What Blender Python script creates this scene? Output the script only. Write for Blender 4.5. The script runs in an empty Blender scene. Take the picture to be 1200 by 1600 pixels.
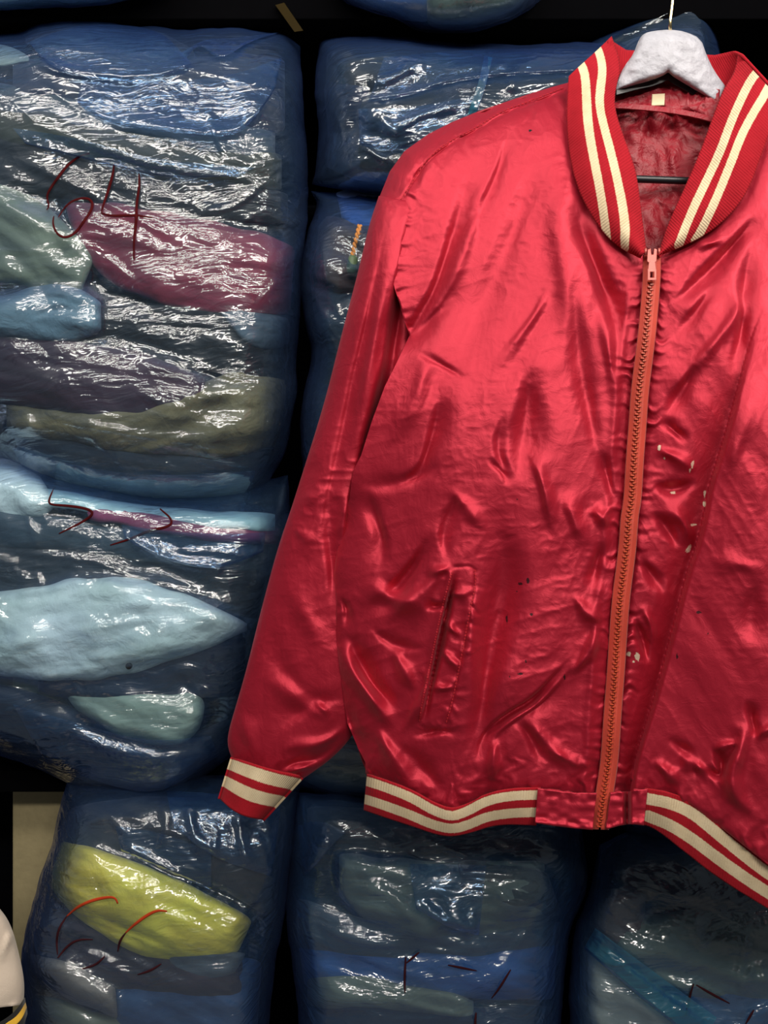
import bpy, math
import numpy as np
from mathutils import Vector

# ------------------------------------------------------------------ camera, light, exposure
SC = bpy.context.scene
COL = SC.collection
W, H, F = 1200.0, 1600.0, 1385.6
CAMZ = 1.35
cam_data = bpy.data.cameras.new('camera'); cam = bpy.data.objects.new('camera', cam_data); COL.objects.link(cam)
cam_data.sensor_fit = 'VERTICAL'; cam_data.sensor_height = 24.0
cam_data.lens = 24.0 * F / H
cam.location = (0, 0, CAMZ); cam.rotation_euler = (math.pi / 2, 0, 0)
cam_data.clip_start = 0.02; cam_data.clip_end = 60
SC.camera = cam
SC.view_settings.view_transform = 'Standard'; SC.view_settings.look = 'None'
SC.view_settings.gamma = 1.0; SC.view_settings.exposure = 0.0
SC.view_settings.use_curve_mapping = False
SC.cycles.transparent_max_bounces = 24
SC.cycles.max_bounces = 10
SC.cycles.use_denoising = True
SC.cycles.sample_clamp_indirect = 4.0
world = bpy.data.worlds.new('room_light'); SC.world = world; world.use_nodes = True
world.node_tree.nodes['Background'].inputs[0].default_value = (0.85, 0.93, 1.0, 1)
world.node_tree.nodes['Background'].inputs[1].default_value = 0.085

def area(name, loc, target, sx, sy, power, color):
    d = bpy.data.lights.new(name, 'AREA'); d.shape = 'RECTANGLE'; d.size = sx; d.size_y = sy
    d.energy = power; d.color = color
    o = bpy.data.objects.new(name, d); COL.objects.link(o); o.location = loc
    o.rotation_euler = (Vector(target) - Vector(loc)).to_track_quat('-Z', 'Y').to_euler()
    return o
WARM = (1.0, 0.93, 0.84)
area('ceiling_lamp', (0.80, 0.30, 2.42), (0.15, 1.1, 1.35), 0.9, 0.16, 13, WARM)
area('ceiling_lamp', (-0.45, 0.50, 2.60), (-0.2, 1.2, 1.2), 1.2, 0.12, 9.5, WARM)
area('ceiling_lamp', (-0.6, -0.7, 2.62), (0.0, 1.1, 1.2), 1.3, 0.12, 16, WARM)
area('ceiling_lamp', (0.7, -2.2, 2.65), (0.0, 1.1, 0.8), 1.3, 0.15, 52, WARM)

# ------------------------------------------------------------------ numeric helpers
A = np.asarray
def at(px, py, Y):
    px, py, Y = np.broadcast_arrays(A(px, float), A(py, float), A(Y, float))
    return np.stack([(px - W / 2) * Y / F, Y, CAMZ + (H / 2 - py) * Y / F], -1)
def P1(px, py, Y): return tuple(float(v) for v in at(px, py, Y))
def smooth(x): x = np.clip(x, 0, 1); return x * x * (3 - 2 * x)
def _hash(ix, iy, seed):
    n = (ix.astype(np.int64) * 374761393 + iy.astype(np.int64) * 668265263 + seed * 1442695041) & 0xffffffff
    n = ((n ^ (n >> 13)) * 1274126177) & 0xffffffff
    return ((n ^ (n >> 16)) & 0xffff) / 65535.0
def vnoise(x, y, seed=0):
    ix, iy = np.floor(x), np.floor(y); fx, fy = x - ix, y - iy
    fx = fx ** 3 * (fx * (fx * 6 - 15) + 10); fy = fy ** 3 * (fy * (fy * 6 - 15) + 10)
    a, b = _hash(ix, iy, seed), _hash(ix + 1, iy, seed); c, d = _hash(ix, iy + 1, seed), _hash(ix + 1, iy + 1, seed)
    return (a * (1 - fx) + b * fx) * (1 - fy) + (c * (1 - fx) + d * fx) * fy * 1.0
def sn(x, y, seed=0): return vnoise(x, y, seed) * 2 - 1
def rot(x, y, deg):
    a = math.radians(deg); return x * math.cos(a) + y * math.sin(a), -x * math.sin(a) + y * math.cos(a)
def fbm(x, y, seed, octv=3):
    r = 0; a = 1
    for k in range(octv): r = r + a * sn(x * 2 ** k, y * 2 ** k, seed + 17 * k); a *= .5
    return r
def ridged(x, y, seed): return 1 - 2 * np.abs(sn(x, y, seed))
def fac(x, y, seed=0):
    """faceted noise: flat triangles meeting in creases, -1..1"""
    x, y = x * .92 + y * .39, y * .92 - x * .39
    ix, iy = np.floor(x), np.floor(y); fx, fy = x - ix, y - iy
    a, b = _hash(ix, iy, seed), _hash(ix + 1, iy, seed); c, d = _hash(ix, iy + 1, seed), _hash(ix + 1, iy + 1, seed)
    flip = _hash(ix, iy, seed + 77) > .5
    lo = np.where(fx + fy < 1, a + (b - a) * fx + (c - a) * fy, d + (c - d) * (1 - fx) + (b - d) * (1 - fy))
    hi = np.where(fx > fy, a + (b - a) * fx + (d - b) * fy, a + (d - c) * fx + (c - a) * fy)
    return np.where(flip, hi, lo) * 2 - 1
def polyd(x, y, pts):
    """signed distance to a polyline (positive on its left when walking down the list in image space), arc parameter 0..1"""
    pts = A(pts, float); L = np.hypot(*(pts[1:] - pts[:-1]).T); cum = np.concatenate([[0], np.cumsum(L)]); tot = cum[-1]
    best = np.full(x.shape, 1e9); sgn = np.ones(x.shape); arc = np.zeros(x.shape)
    for i in range(len(pts) - 1):
        ax, ay = pts[i]; dx, dy = pts[i + 1] - pts[i]; l2 = dx * dx + dy * dy + 1e-9
        t = np.clip(((x - ax) * dx + (y - ay) * dy) / l2, 0, 1)
        qx, qy = x - ax - t * dx, y - ay - t * dy; d = np.hypot(qx, qy); m = d < best
        best = np.where(m, d, best); arc = np.where(m, (cum[i] + t * L[i]) / tot, arc)
        sgn = np.where(m, np.sign(dx * (y - ay) - dy * (x - ax) + 1e-9), sgn)
    return best * sgn, arc
def smoothpoly(pts, n=3):
    pts = A(pts, float)
    for _ in range(n):
        q = np.empty((2 * len(pts), 2)); q[0] = pts[0]; q[-1] = pts[-1]
        q[1:-1:2] = pts[:-1] * .75 + pts[1:] * .25; q[2:-1:2] = pts[:-1] * .25 + pts[1:] * .75; pts = q
    return pts
def resample(pts, t, sm=True):
    pts = smoothpoly(pts) if (sm and len(pts) > 2) else A(pts, float)
    L = np.hypot(*(pts[1:] - pts[:-1]).T); c = np.concatenate([[0], np.cumsum(L)]) / L.sum()
    return np.interp(t, c, pts[:, 0]), np.interp(t, c, pts[:, 1])

def fold(x, y, pts, amp, wl, wr=None, mode='ridge', ends=.42):
    """height (mm) of a crease along a polyline; wl / wr = width in px on the + / - side"""
    wr = wr or wl; m = 4 * max(wl, wr) + 10; pts = A(pts, float)
    out = np.zeros(x.shape)
    sel = (x > pts[:, 0].min() - m) & (x < pts[:, 0].max() + m) & (y > pts[:, 1].min() - m) & (y < pts[:, 1].max() + m)
    if not sel.any(): return out
    d, a = polyd(x[sel], y[sel], smoothpoly(pts, 2) if len(pts) > 2 else pts)
    tp = smooth(a / ends) * smooth((1 - a) / ends) if ends > 0 else 1
    w = np.where(d > 0, wl, wr) * (1 + .25 * np.sin(a * 9 + pts[0, 0]))
    if mode == 'ridge': h = np.exp(-(d / w) ** 2)
    elif mode == 'tent': h = np.exp(-np.abs(d / w) * 1.6)
    elif mode == 'step': h = np.where(d > 0, np.exp(-np.abs(d) / wl), -np.exp(-np.abs(d) / wr)) * smooth(np.abs(d) / 3.0 + .0)
    out[sel] = amp * h * tp
    return out

# ------------------------------------------------------------------ mesh helpers
def link(name, me, mat, parent=None, smoothing=True):
    o = bpy.data.objects.new(name, me); COL.objects.link(o)
    if mat: me.materials.append(mat)
    if parent: o.parent = parent; o.matrix_parent_inverse = parent.matrix_world.inverted()
    if smoothing: me.shade_smooth()
    return o
def root(name, loc, label, cat, group=None):
    o = bpy.data.objects.new(name, None); COL.objects.link(o); o.location = loc; o.empty_display_size = .05
    o['label'] = label; o['category'] = cat
    if group: o['group'] = group
    bpy.context.view_layer.update()
    return o
def grid_faces(nr, nc, off=0, flip=False, wrap=False):
    r = np.arange(nr - 1)[:, None]; c = np.arange(nc if wrap else nc - 1)[None, :]; c2 = (c + 1) % nc
    a = r * nc + c; b = r * nc + c2; d = (r + 1) * nc + c; e = (r + 1) * nc + c2
    f = np.stack([a, d, e, b], -1) if not flip else np.stack([a, b, e, d], -1)
    return (f.reshape(-1, 4) + off)
def mesh_np(name, V, Fq, attrs=None, uv=None):
    me = bpy.data.meshes.new(name); V = A(V, float).reshape(-1, 3); Fq = A(Fq)
    me.from_pydata(V.tolist(), [], Fq.tolist())
    for k, v in (attrs or {}).items():
        at_ = me.attributes.new(k, 'FLOAT', 'POINT'); v = A(v, np.float32).ravel()
        full = np.zeros(len(V), np.float32); full[:len(v)] = v; at_.data.foreach_set('value', full)
    if uv is not None:
        l = me.uv_layers.new(name='UVMap'); idx = np.empty(len(me.loops), int); me.loops.foreach_get('vertex_index', idx)
        full = np.zeros((len(V), 2)); uvr = A(uv).reshape(-1, 2); full[:len(uvr)] = uvr
        l.data.foreach_set('uv', full[idx].astype(np.float32).ravel())
    me.validate(); me.update()
    return me
def closed_sheet(name, x, y, Yf, Yb, mat, parent, attrs=None, uv=None):
    """front grid at depth Yf, back grid at depth Yb, rims joined"""
    nr, nc = x.shape
    V = np.concatenate([at(x, y, Yf).reshape(-1, 3), at(x, y, Yb).reshape(-1, 3)]); n = nr * nc
    Fs = [grid_faces(nr, nc), grid_faces(nr, nc, n, True)]
    def rim(i, j): return np.stack([i[:-1], i[1:], j[1:], j[:-1]], -1)
    I = np.arange(n).reshape(nr, nc)
    Fs += [rim(I[0], I[0] + n), rim(I[-1][::-1], I[-1][::-1] + n), rim(I[::-1, 0], I[::-1, 0] + n), rim(I[:, -1], I[:, -1] + n)]
    return link(name, mesh_np(name, V, np.concatenate(Fs), attrs, uv), mat, parent)
def sheet(name, x, y, Y, mat, parent, attrs=None, uv=None, thick=0.0):
    o = link(name, mesh_np(name, at(x, y, Y), grid_faces(*x.shape), attrs, uv), mat, parent)
    if thick:
        m = o.modifiers.new('thickness', 'SOLIDIFY'); m.thickness = thick; m.offset = -1
    return o
def tube(name, pts, rad, mat, parent=None, seg=10, flat=1.0):
    pts = A(pts, float); n = len(pts); T = np.gradient(pts, axis=0); T /= np.linalg.norm(T, axis=1)[:, None] + 1e-9
    up = A([0.03, 1, 0.02]); V = []; rad = np.broadcast_to(A(rad, float), (n,))
    for i in range(n):
        s = np.cross(T[i], up); s /= np.linalg.norm(s) + 1e-9; u = np.cross(s, T[i])
        for k in range(seg):
            a = 2 * math.pi * k / seg; V.append(pts[i] + rad[i] * (math.cos(a) * s + flat * math.sin(a) * u))
    Fq = grid_faces(n, seg, wrap=True).tolist() + [list(range(seg)), list(range((n - 1) * seg, n * seg))[::-1]]
    me = bpy.data.meshes.new(name); me.from_pydata([tuple(v) for v in V], [], Fq); me.update()
    return link(name, me, mat, parent)
def box(name, lo, hi, mat, parent=None, bevel=0.002):
    (x0, y0, z0), (x1, y1, z1) = lo, hi
    V = [(x, y, z) for x in (x0, x1) for y in (y0, y1) for z in (z0, z1)]
    Fq = [(0, 1, 3, 2), (4, 6, 7, 5), (0, 4, 5, 1), (2, 3, 7, 6), (0, 2, 6, 4), (1, 5, 7, 3)]
    me = bpy.data.meshes.new(name); me.from_pydata(V, [], Fq); me.update()
    o = link(name, me, mat, parent, False)
    if bevel: m = o.modifiers.new('bevel', 'BEVEL'); m.width = bevel; m.segments = 2
    return o
def tag(o, label, cat, group=None, kind=None):
    if kind: o['kind'] = kind
    if label: o['label'] = label
    if cat: o['category'] = cat
    if group: o['group'] = group
    return o

# ------------------------------------------------------------------ materials
class NT:
    def __init__(s, name):
        s.m = bpy.data.materials.new(name); s.m.use_nodes = True; s.t = s.m.node_tree; s.t.nodes.clear()
        s.out = s.t.nodes.new('ShaderNodeOutputMaterial')
    def n(s, typ, ins=None, **props):
        nd = s.t.nodes.new(typ)
        for k, v in props.items(): setattr(nd, k, v)
        for k, v in (ins or {}).items():
            sock = nd.inputs[k]
            if hasattr(v, 'is_output') or isinstance(v, bpy.types.NodeSocket): s.t.links.new(v, sock)
            else: sock.default_value = v
        return nd
    def math(s, op, a, b=0.0, c=0.0, clamp=False):
        nd = s.n('ShaderNodeMath', {0: a, 1: b, 2: c}, operation=op); nd.use_clamp = clamp; return nd.outputs[0]
    def mix(s, f, a, b):
        nd = s.t.nodes.new('ShaderNodeMix'); nd.data_type = 'RGBA'
        for sock, v in ((nd.inputs[0], f), (nd.inputs[6], a), (nd.inputs[7], b)):
            if isinstance(v, bpy.types.NodeSocket): s.t.links.new(v, sock)
            else: sock.default_value = v if not isinstance(v, tuple) or len(v) == 4 else (*v, 1)
        return nd.outputs[2]
    def noise(s, scale, detail=3, rough=.5, vec=None, sc=None, distort=0):
        v = vec
        if vec is None: v = s.n('ShaderNodeTexCoord').outputs['Object']
        if sc: v = s.n('ShaderNodeMapping', {'Vector': v, 'Scale': sc}).outputs[0]
        return s.n('ShaderNodeTexNoise', {'Vector': v, 'Scale': scale, 'Detail': detail, 'Roughness': rough, 'Distortion': distort}).outputs['Fac']
    def bump(s, h, dist, strength=1.0, normal=None):
        d = {'Height': h, 'Distance': dist, 'Strength': strength}
        if normal is not None: d['Normal'] = normal
        return s.n('ShaderNodeBump', d).outputs[0]
    def ramp(s, f, lo, hi):
        return s.n('ShaderNodeMapRange', {0: f, 1: lo, 2: hi, 3: 0.0, 4: 1.0}).outputs[0]
    def done(s, sh): s.t.links.new(sh, s.out.inputs[0]); return s.m
def c4(c): return (*c, 1.0)

def cloth(name, color, rough=.85, var=.25, wrinkle=.004, scale=30, weave=True, sheen=.2):
    s = NT(name); n1 = s.noise(scale * .4, 4); n2 = s.noise(scale, 5, .55, distort=.4)
    col = s.mix(s.ramp(n1, .3, .7), c4([v * (1 - var) for v in color]), c4([min(1, v * (1 + var)) for v in color]))
    b = s.bump(n2, wrinkle)
    if weave: b = s.bump(s.noise(900, 2), .0004, .6, b)
    p = s.n('ShaderNodeBsdfPrincipled', {'Base Color': col, 'Roughness': rough, 'Normal': b, 'Sheen Weight': sheen})
    return s.done(p.outputs[0])

def satin(name, base=(.43, .011, .033), stains=True):
    s = NT(name); tc = s.n('ShaderNodeTexCoord').outputs['Object']
    n1 = s.noise(9, 4, .55, tc); n2 = s.noise(55, 4, .6, tc, distort=.8); n3 = s.noise(1400, 2, .5, tc)
    n4 = s.noise(22, 3, .6, tc, (1, 1, .45), .6)
    col = s.mix(s.ramp(n1, .3, .7), c4([v * .93 for v in base]), c4(base))
    b = s.bump(n4, .0024, .8); b = s.bump(n2, .0011, .8, b); b = s.bump(n3, .00025, .5, b)
    rough = .50
    if stains:
        w = s.n('ShaderNodeAttribute', attribute_name='stain').outputs['Fac']
        dk = s.n('ShaderNodeAttribute', attribute_name='spot').outputs['Fac']
        nn = s.noise(300, 3, .7, tc)
        wm = s.ramp(s.math('MULTIPLY_ADD', nn, 1.3, w), 1.15, 1.28)
        dm = s.ramp(s.math('MULTIPLY_ADD', nn, 1.1, dk), 1.05, 1.18)
        col = s.mix(wm, col, (.75, .6, .45, 1)); col = s.mix(dm, col, (.05, .004, .008, 1))
    p = s.n('ShaderNodeBsdfPrincipled', {'Base Color': col, 'Metallic': .48, 'Roughness': rough, 'Normal': b,
            'Anisotropic': 0.0, 'Sheen Weight': .15, 'Sheen Roughness': .4, 'Sheen Tint': (1, .35, .4, 1)})
    return s.done(p.outputs[0])

def rib(name):
    s = NT(name)
    uv = s.n('ShaderNodeUVMap').outputs[0]; sep = s.n('ShaderNodeSeparateXYZ', {0: uv})
    st = s.n('ShaderNodeAttribute', attribute_name='stripe').outputs['Fac']       # signed distance in px to the cream stripes
    kn = s.noise(700, 2)
    edge = s.math('MULTIPLY_ADD', s.math('SUBTRACT', kn, .5), 2.2, st)
    m = s.ramp(edge, -.5, .5)
    wv = s.math('SINE', s.math('MULTIPLY', sep.outputs[0], 2 * math.pi))
    n1 = s.noise(60, 3)
    red = s.mix(n1, (.28, .006, .013, 1), (.40, .010, .020, 1)); cream = s.mix(n1, (.58, .45, .27, 1), (.76, .63, .43, 1))
    col = s.mix(m, cream, red)
    b = s.bump(wv, .00035, .5); b = s.bump(kn, .0006, .6, b)
    p = s.n('ShaderNodeBsdfPrincipled', {'Base Color': col, 'Roughness': .9, 'Normal': b, 'Sheen Weight': .02, 'Specular IOR Level': .15})
    return s.done(p.outputs[0])

def plain(name, color, rough=.5, metal=0.0, bump=0.0, scale=40, var=.15, spec=.5):
    s = NT(name); n = s.noise(scale, 4)
    col = s.mix(n, c4([v * (1 - var) for v in color]), c4([min(1, v * (1 + var)) for v in color]))
    d = {'Base Color': col, 'Roughness': rough, 'Metallic': metal, 'Specular IOR Level': spec}
    if bump: d['Normal'] = s.bump(n, bump)
    return s.done(s.n('ShaderNodeBsdfPrincipled', d).outputs[0])

def film(name, thin=(.80, .90, .96), deep=(.03, .13, .50), haze=.06, hazec=(.18, .38, .62), seed=0, crink=1.0, gloss=1.0):
    """thin blue polythene: clear straight on, deep blue where looked along, glossy and slightly milky"""
    s = NT(name); tc = s.n('ShaderNodeTexCoord').outputs['Object']
    v = s.n('ShaderNodeMapping', {'Vector': tc, 'Location': (seed * 3.1, seed * 1.7, seed * .9), 'Rotation': (0, math.radians(14), 0), 'Scale': (1, 1, 1.8)}).outputs[0]
    big = s.noise(7, 2, .5, v, distort=1.0)
    w = s.n('ShaderNodeVectorMath', {0: v, 1: s.n('ShaderNodeVectorMath', {0: s.n('ShaderNodeTexNoise', {'Vector': v, 'Scale': 11.0, 'Detail': 2.0}).outputs['Color'], 3: .09}, operation='SCALE').outputs[0]}, operation='ADD').outputs[0]
    vo = s.n('ShaderNodeTexVoronoi', {'Vector': w, 'Scale': 34.0}, feature='F1').outputs['Distance']
    vo2 = s.n('ShaderNodeTexVoronoi', {'Vector': w, 'Scale': 90.0}, feature='F1').outputs['Distance']
    st = s.n('ShaderNodeTexNoise', {'Vector': s.n('ShaderNodeMapping', {'Vector': w, 'Scale': (1, 1, 9)}).outputs[0], 'Scale': 9.0, 'Detail': 3.0}).outputs['Fac']
    mask = s.ramp(big, .44, .64)
    hgt = s.math('MULTIPLY', s.math('ADD', s.math('MULTIPLY', vo, .55), s.math('MULTIPLY', vo2, .22)), s.math('MULTIPLY_ADD', mask, .95, .05))
    hgt = s.math('ADD', hgt, s.math('MULTIPLY', st, .55))
    b = s.bump(hgt, .0046 * crink, 1.0)
    lw = s.n('ShaderNodeLayerWeight', {'Blend': .5}).outputs['Facing']
    f = s.math('POWER', lw, 2.0)
    tint = s.mix(f, c4(thin), c4(deep))
    tr = s.n('ShaderNodeBsdfTransparent', {'Color': tint}).outputs[0]
    hc = s.mix(s.math('POWER', lw, 1.2), c4(hazec), (.008, .09, .50, 1))
    di = s.n('ShaderNodeBsdfDiffuse', {'Color': hc, 'Normal': b}).outputs[0]
    tl = s.n('ShaderNodeBsdfTranslucent', {'Color': hc, 'Normal': b}).outputs[0]
    hz = s.n('ShaderNodeMixShader', {0: .4, 1: di, 2: tl}).outputs[0]
    body = s.n('ShaderNodeMixShader', {0: s.math('MULTIPLY_ADD', f, .36, haze), 1: tr, 2: hz}).outputs[0]
    gl = s.n('ShaderNodeBsdfGlossy', {'Color': (1, 1, 1, 1), 'Roughness': .075, 'Normal': b}).outputs[0]
    gl2 = s.n('ShaderNodeBsdfGlossy', {'Color': (.9, .95, 1, 1), 'Roughness': .34, 'Normal': b}).outputs[0]
    glm = s.n('ShaderNodeMixShader', {0: .24, 1: gl, 2: gl2}).outputs[0]
    fr = s.n('ShaderNodeFresnel', {'IOR': 1.5, 'Normal': b}).outputs[0]
    fac = s.math('MINIMUM', s.math('MULTIPLY', fr, 2.6 * gloss), .5)
    return s.done(s.n('ShaderNodeMixShader', {0: fac, 1: body, 2: glm}).outputs[0])

M_satin = satin('red_satin'); M_satin2 = satin('red_satin_plain', stains=False)
M_rib = rib('ribbed_knit')
M_lining = cloth('quilted_lining', (.27, .006, .017), .5, .2, .010, 28, sheen=0)
M_tape = cloth('zipper_tape', (.50, .045, .022), .6, .1, .0006, 60)
M_teeth = plain('zipper_teeth', (.52, .075, .03), .35)
M_pull = plain('zipper_pull', (.50, .12, .10), .35, .3)
M_thread = plain('red_thread', (.45, .012, .025), .7)
M_hanger = plain('brushed_white_paint', (.42, .42, .47), .5, .0, .0022, 110, .28)
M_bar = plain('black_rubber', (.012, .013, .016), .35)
M_brass = plain('brass_wire', (.75, .6, .32), .25, 1.0)
M_label = cloth('woven_label', (.75, .62, .4), .8, .1, .0005, 80)
M_wall = plain('dark_wall', (.004, .004, .006), .9, bump=.002, spec=.05)
M_floor = plain('concrete_floor', (.12, .12, .12), .8, bump=.002)
M_shelf = plain('dark_shelf_board', (.0015, .0015, .002), .9, spec=.02)
M_post = plain('khaki_painted_steel', (.42, .35, .19), .55, .0, .0008, 90, .12)
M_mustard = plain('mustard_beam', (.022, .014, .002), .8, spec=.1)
M_marker = plain('red_marker_ink', (.06, .004, .005), .9, spec=.1)
M_marker_o = plain('orange_marker_ink', (.50, .05, .015), .9, spec=.1)
M_marker_d = plain('dark_marker_ink', (.04, .008, .012), .9, spec=.1)

# ------------------------------------------------------------------ the setting
tag(box('floor', (-4, -4, -.05), (4, 2.3, 0), M_floor), None, None, kind='structure')
tag(box('wall_back', (-4, 2.2, 0), (4, 2.3, 3.2), M_wall), None, None, kind='structure')

# ------------------------------------------------------------------ storage rack
rack = root('storage_rack', (0, 1.7, 0), 'dark storage rack carrying the blue bags, khaki steel post low at the left', 'rack')
for zt, y0 in ((.345, 1.33), (.93, 1.44), (2.13, 1.34)):
    box('shelf', (-1.15, y0, zt - .035), (1.3, 2.05, zt), M_shelf, rack)
def post(x0, x1, y0=1.47, y1=1.53): box('upright', (x0, y0, 0), (x1, y1, 2.6), M_post, rack, .004)
box('upright', (-.665, 1.585, 0), (-.563, 1.62, 1.4), M_post, rack, .004); post(1.25, 1.31); post(1.25, 1.31, 1.99, 2.05); post(-1.15, -1.09, 1.99, 2.05)
for zt in (.345, .93, 2.13):
    box('beam', (-1.14, 1.99, zt - .075), (1.26, 2.04, zt - .036), M_shelf, rack)

# ------------------------------------------------------------------ bags of clothes
def coons(top, right, bottom, left, s, t):
    """top and bottom run left to right, left and right run top to bottom; s, t in -1..1"""
    top, right, bottom, left = [A(q, float).copy() for q in (top, right, bottom, left)]
    left[0], right[0], left[-1], right[-1] = top[0], top[-1], bottom[0], bottom[-1]
    u, v = (s + 1) / 2, (t + 1) / 2
    T_, B_, L_, R_ = [np.stack(resample(q, w), -1) for q, w in ((top, u), (bottom, u), (left, v), (right, v))]
    u = u[..., None]; v = v[..., None]
    return ((1 - v) * T_ + v * B_ + (1 - u) * L_ + u * R_ - (1 - u) * (1 - v) * top[0] - u * (1 - v) * top[-1]
            - (1 - u) * v * bottom[0] - u * v * bottom[-1])
def pill(s, p): return np.sqrt(np.clip(1 - np.abs(s) ** p, 0, 1))
class Raster:
    CELL = 5.0
    def __init__(r, x, y, v, mode='min'):
        r.x0, r.y0 = x.min() - 10, y.min() - 10
        nx, ny = int((x.max() - r.x0 + 10) / r.CELL) + 2, int((y.max() - r.y0 + 10) / r.CELL) + 2
        g = np.full((ny, nx), np.inf if mode == 'min' else -np.inf)
        ix, iy = ((x - r.x0) / r.CELL).round().astype(int), ((y - r.y0) / r.CELL).round().astype(int)
        (np.minimum if mode == 'min' else np.maximum).at(g, (iy.ravel(), ix.ravel()), v.ravel())
        for _ in range(60):
            bad = ~np.isfinite(g)
            if not bad.any(): break
            p = np.pad(g, 1, constant_values=np.nan); p[~np.isfinite(p)] = np.nan
            st = np.stack([p[1:-1, :-2], p[1:-1, 2:], p[:-2, 1:-1], p[2:, 1:-1]])
            cnt = np.isfinite(st).sum(0); ssum = np.nansum(st, 0)
            g = np.where(bad & (cnt > 0), ssum / np.maximum(cnt, 1), g)
        g[~np.isfinite(g)] = np.nanmean(g[np.isfinite(g)]); r.g = g
    def blur(r, n):
        for _ in range(n):
            p = np.pad(r.g, 1, mode='edge'); r.g = (p[1:-1, :-2] + p[1:-1, 2:] + p[:-2, 1:-1] + p[2:, 1:-1] + 2 * r.g) / 6
        return r
    def __call__(r, x, y):
        fx = np.clip((x - r.x0) / r.CELL, 0, r.g.shape[1] - 1.001); fy = np.clip((y - r.y0) / r.CELL, 0, r.g.shape[0] - 1.001)
        ix, iy = fx.astype(int), fy.astype(int); a, b = fx - ix, fy - iy; g = r.g
        return (g[iy, ix] * (1 - a) + g[iy, ix + 1] * a) * (1 - b) + (g[iy + 1, ix] * (1 - a) + g[iy + 1, ix + 1] * a) * b

def crumple(x, y, seed, ang, amp, rng):
    """crinkles of thin polythene, metres towards the camera"""
    u, v = rot(x, y, ang)
    wx = u + 30 * sn(u / 90, v / 60, seed + 5); wy = v + 22 * sn(u / 80, v / 70, seed + 6)
    m = smooth((sn(wx / 120, wy / 80, seed + 9) + .25) / .8)
    h = 2.6 * sn(wx / 230, wy / 80, seed) + 3.6 * fac(wx / 120, wy / 46, seed + 1) * (.5 + .5 * m) + (1.7 * fac(wx / 56, wy / 25, seed + 2) + .55 * fac(wx / 24, wy / 14, seed + 3)) * (.2 + .8 * m)
    m2 = smooth((sn(wx / 200, wy / 60, seed + 19) + .1) / .5)      # bundles of taut parallel creases
    v2 = v + 10 * sn(u / 150, v / 80, seed + 12)
    h = h + m2 * (1.0 * fac(u / 260, v2 / 11, seed + 13) + .7 * fac(u / 130 + 3, v2 / 6.5, seed + 14))
    x0, x1, y0, y1 = x.min(), x.max(), y.min(), y.max(); area_ = (x1 - x0) * (y1 - y0)
    for k in range(int(area_ / 9000)):          # taut creases along the pull
        cx, cy = rng.uniform(x0, x1), rng.uniform(y0, y1); a = math.radians(ang + rng.normal(0, 14)); L = rng.uniform(60, 230)
        dx, dy = math.cos(a) * L / 2, math.sin(a) * L / 2
        h = h + fold(x, y, [(cx - dx, cy - dy), (cx + rng.normal(0, 4), cy + rng.normal(0, 5)), (cx + dx, cy + dy)], 1.0 * rng.uniform(1.2, 2.6), rng.uniform(2.5, 4.5), rng.uniform(4, 10), 'ridge', .45)
    for k in range(int(area_ / 7000)):          # short crossing crumples
        cx, cy = rng.uniform(x0, x1), rng.uniform(y0, y1); a = math.radians(ang + rng.normal(0, 55)); L = rng.uniform(18, 70)
        dx, dy = math.cos(a) * L / 2, math.sin(a) * L / 2; kx, ky = rng.normal(0, 8), rng.normal(0, 8)
        h = h + fold(x, y, [(cx - dx, cy - dy), (cx + kx, cy + ky), (cx + dx, cy + dy)], rng.uniform(1.0, 3.0), rng.uniform(3, 6), rng.uniform(5, 14), 'tent', .35)
    return h * amp * .001

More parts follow.
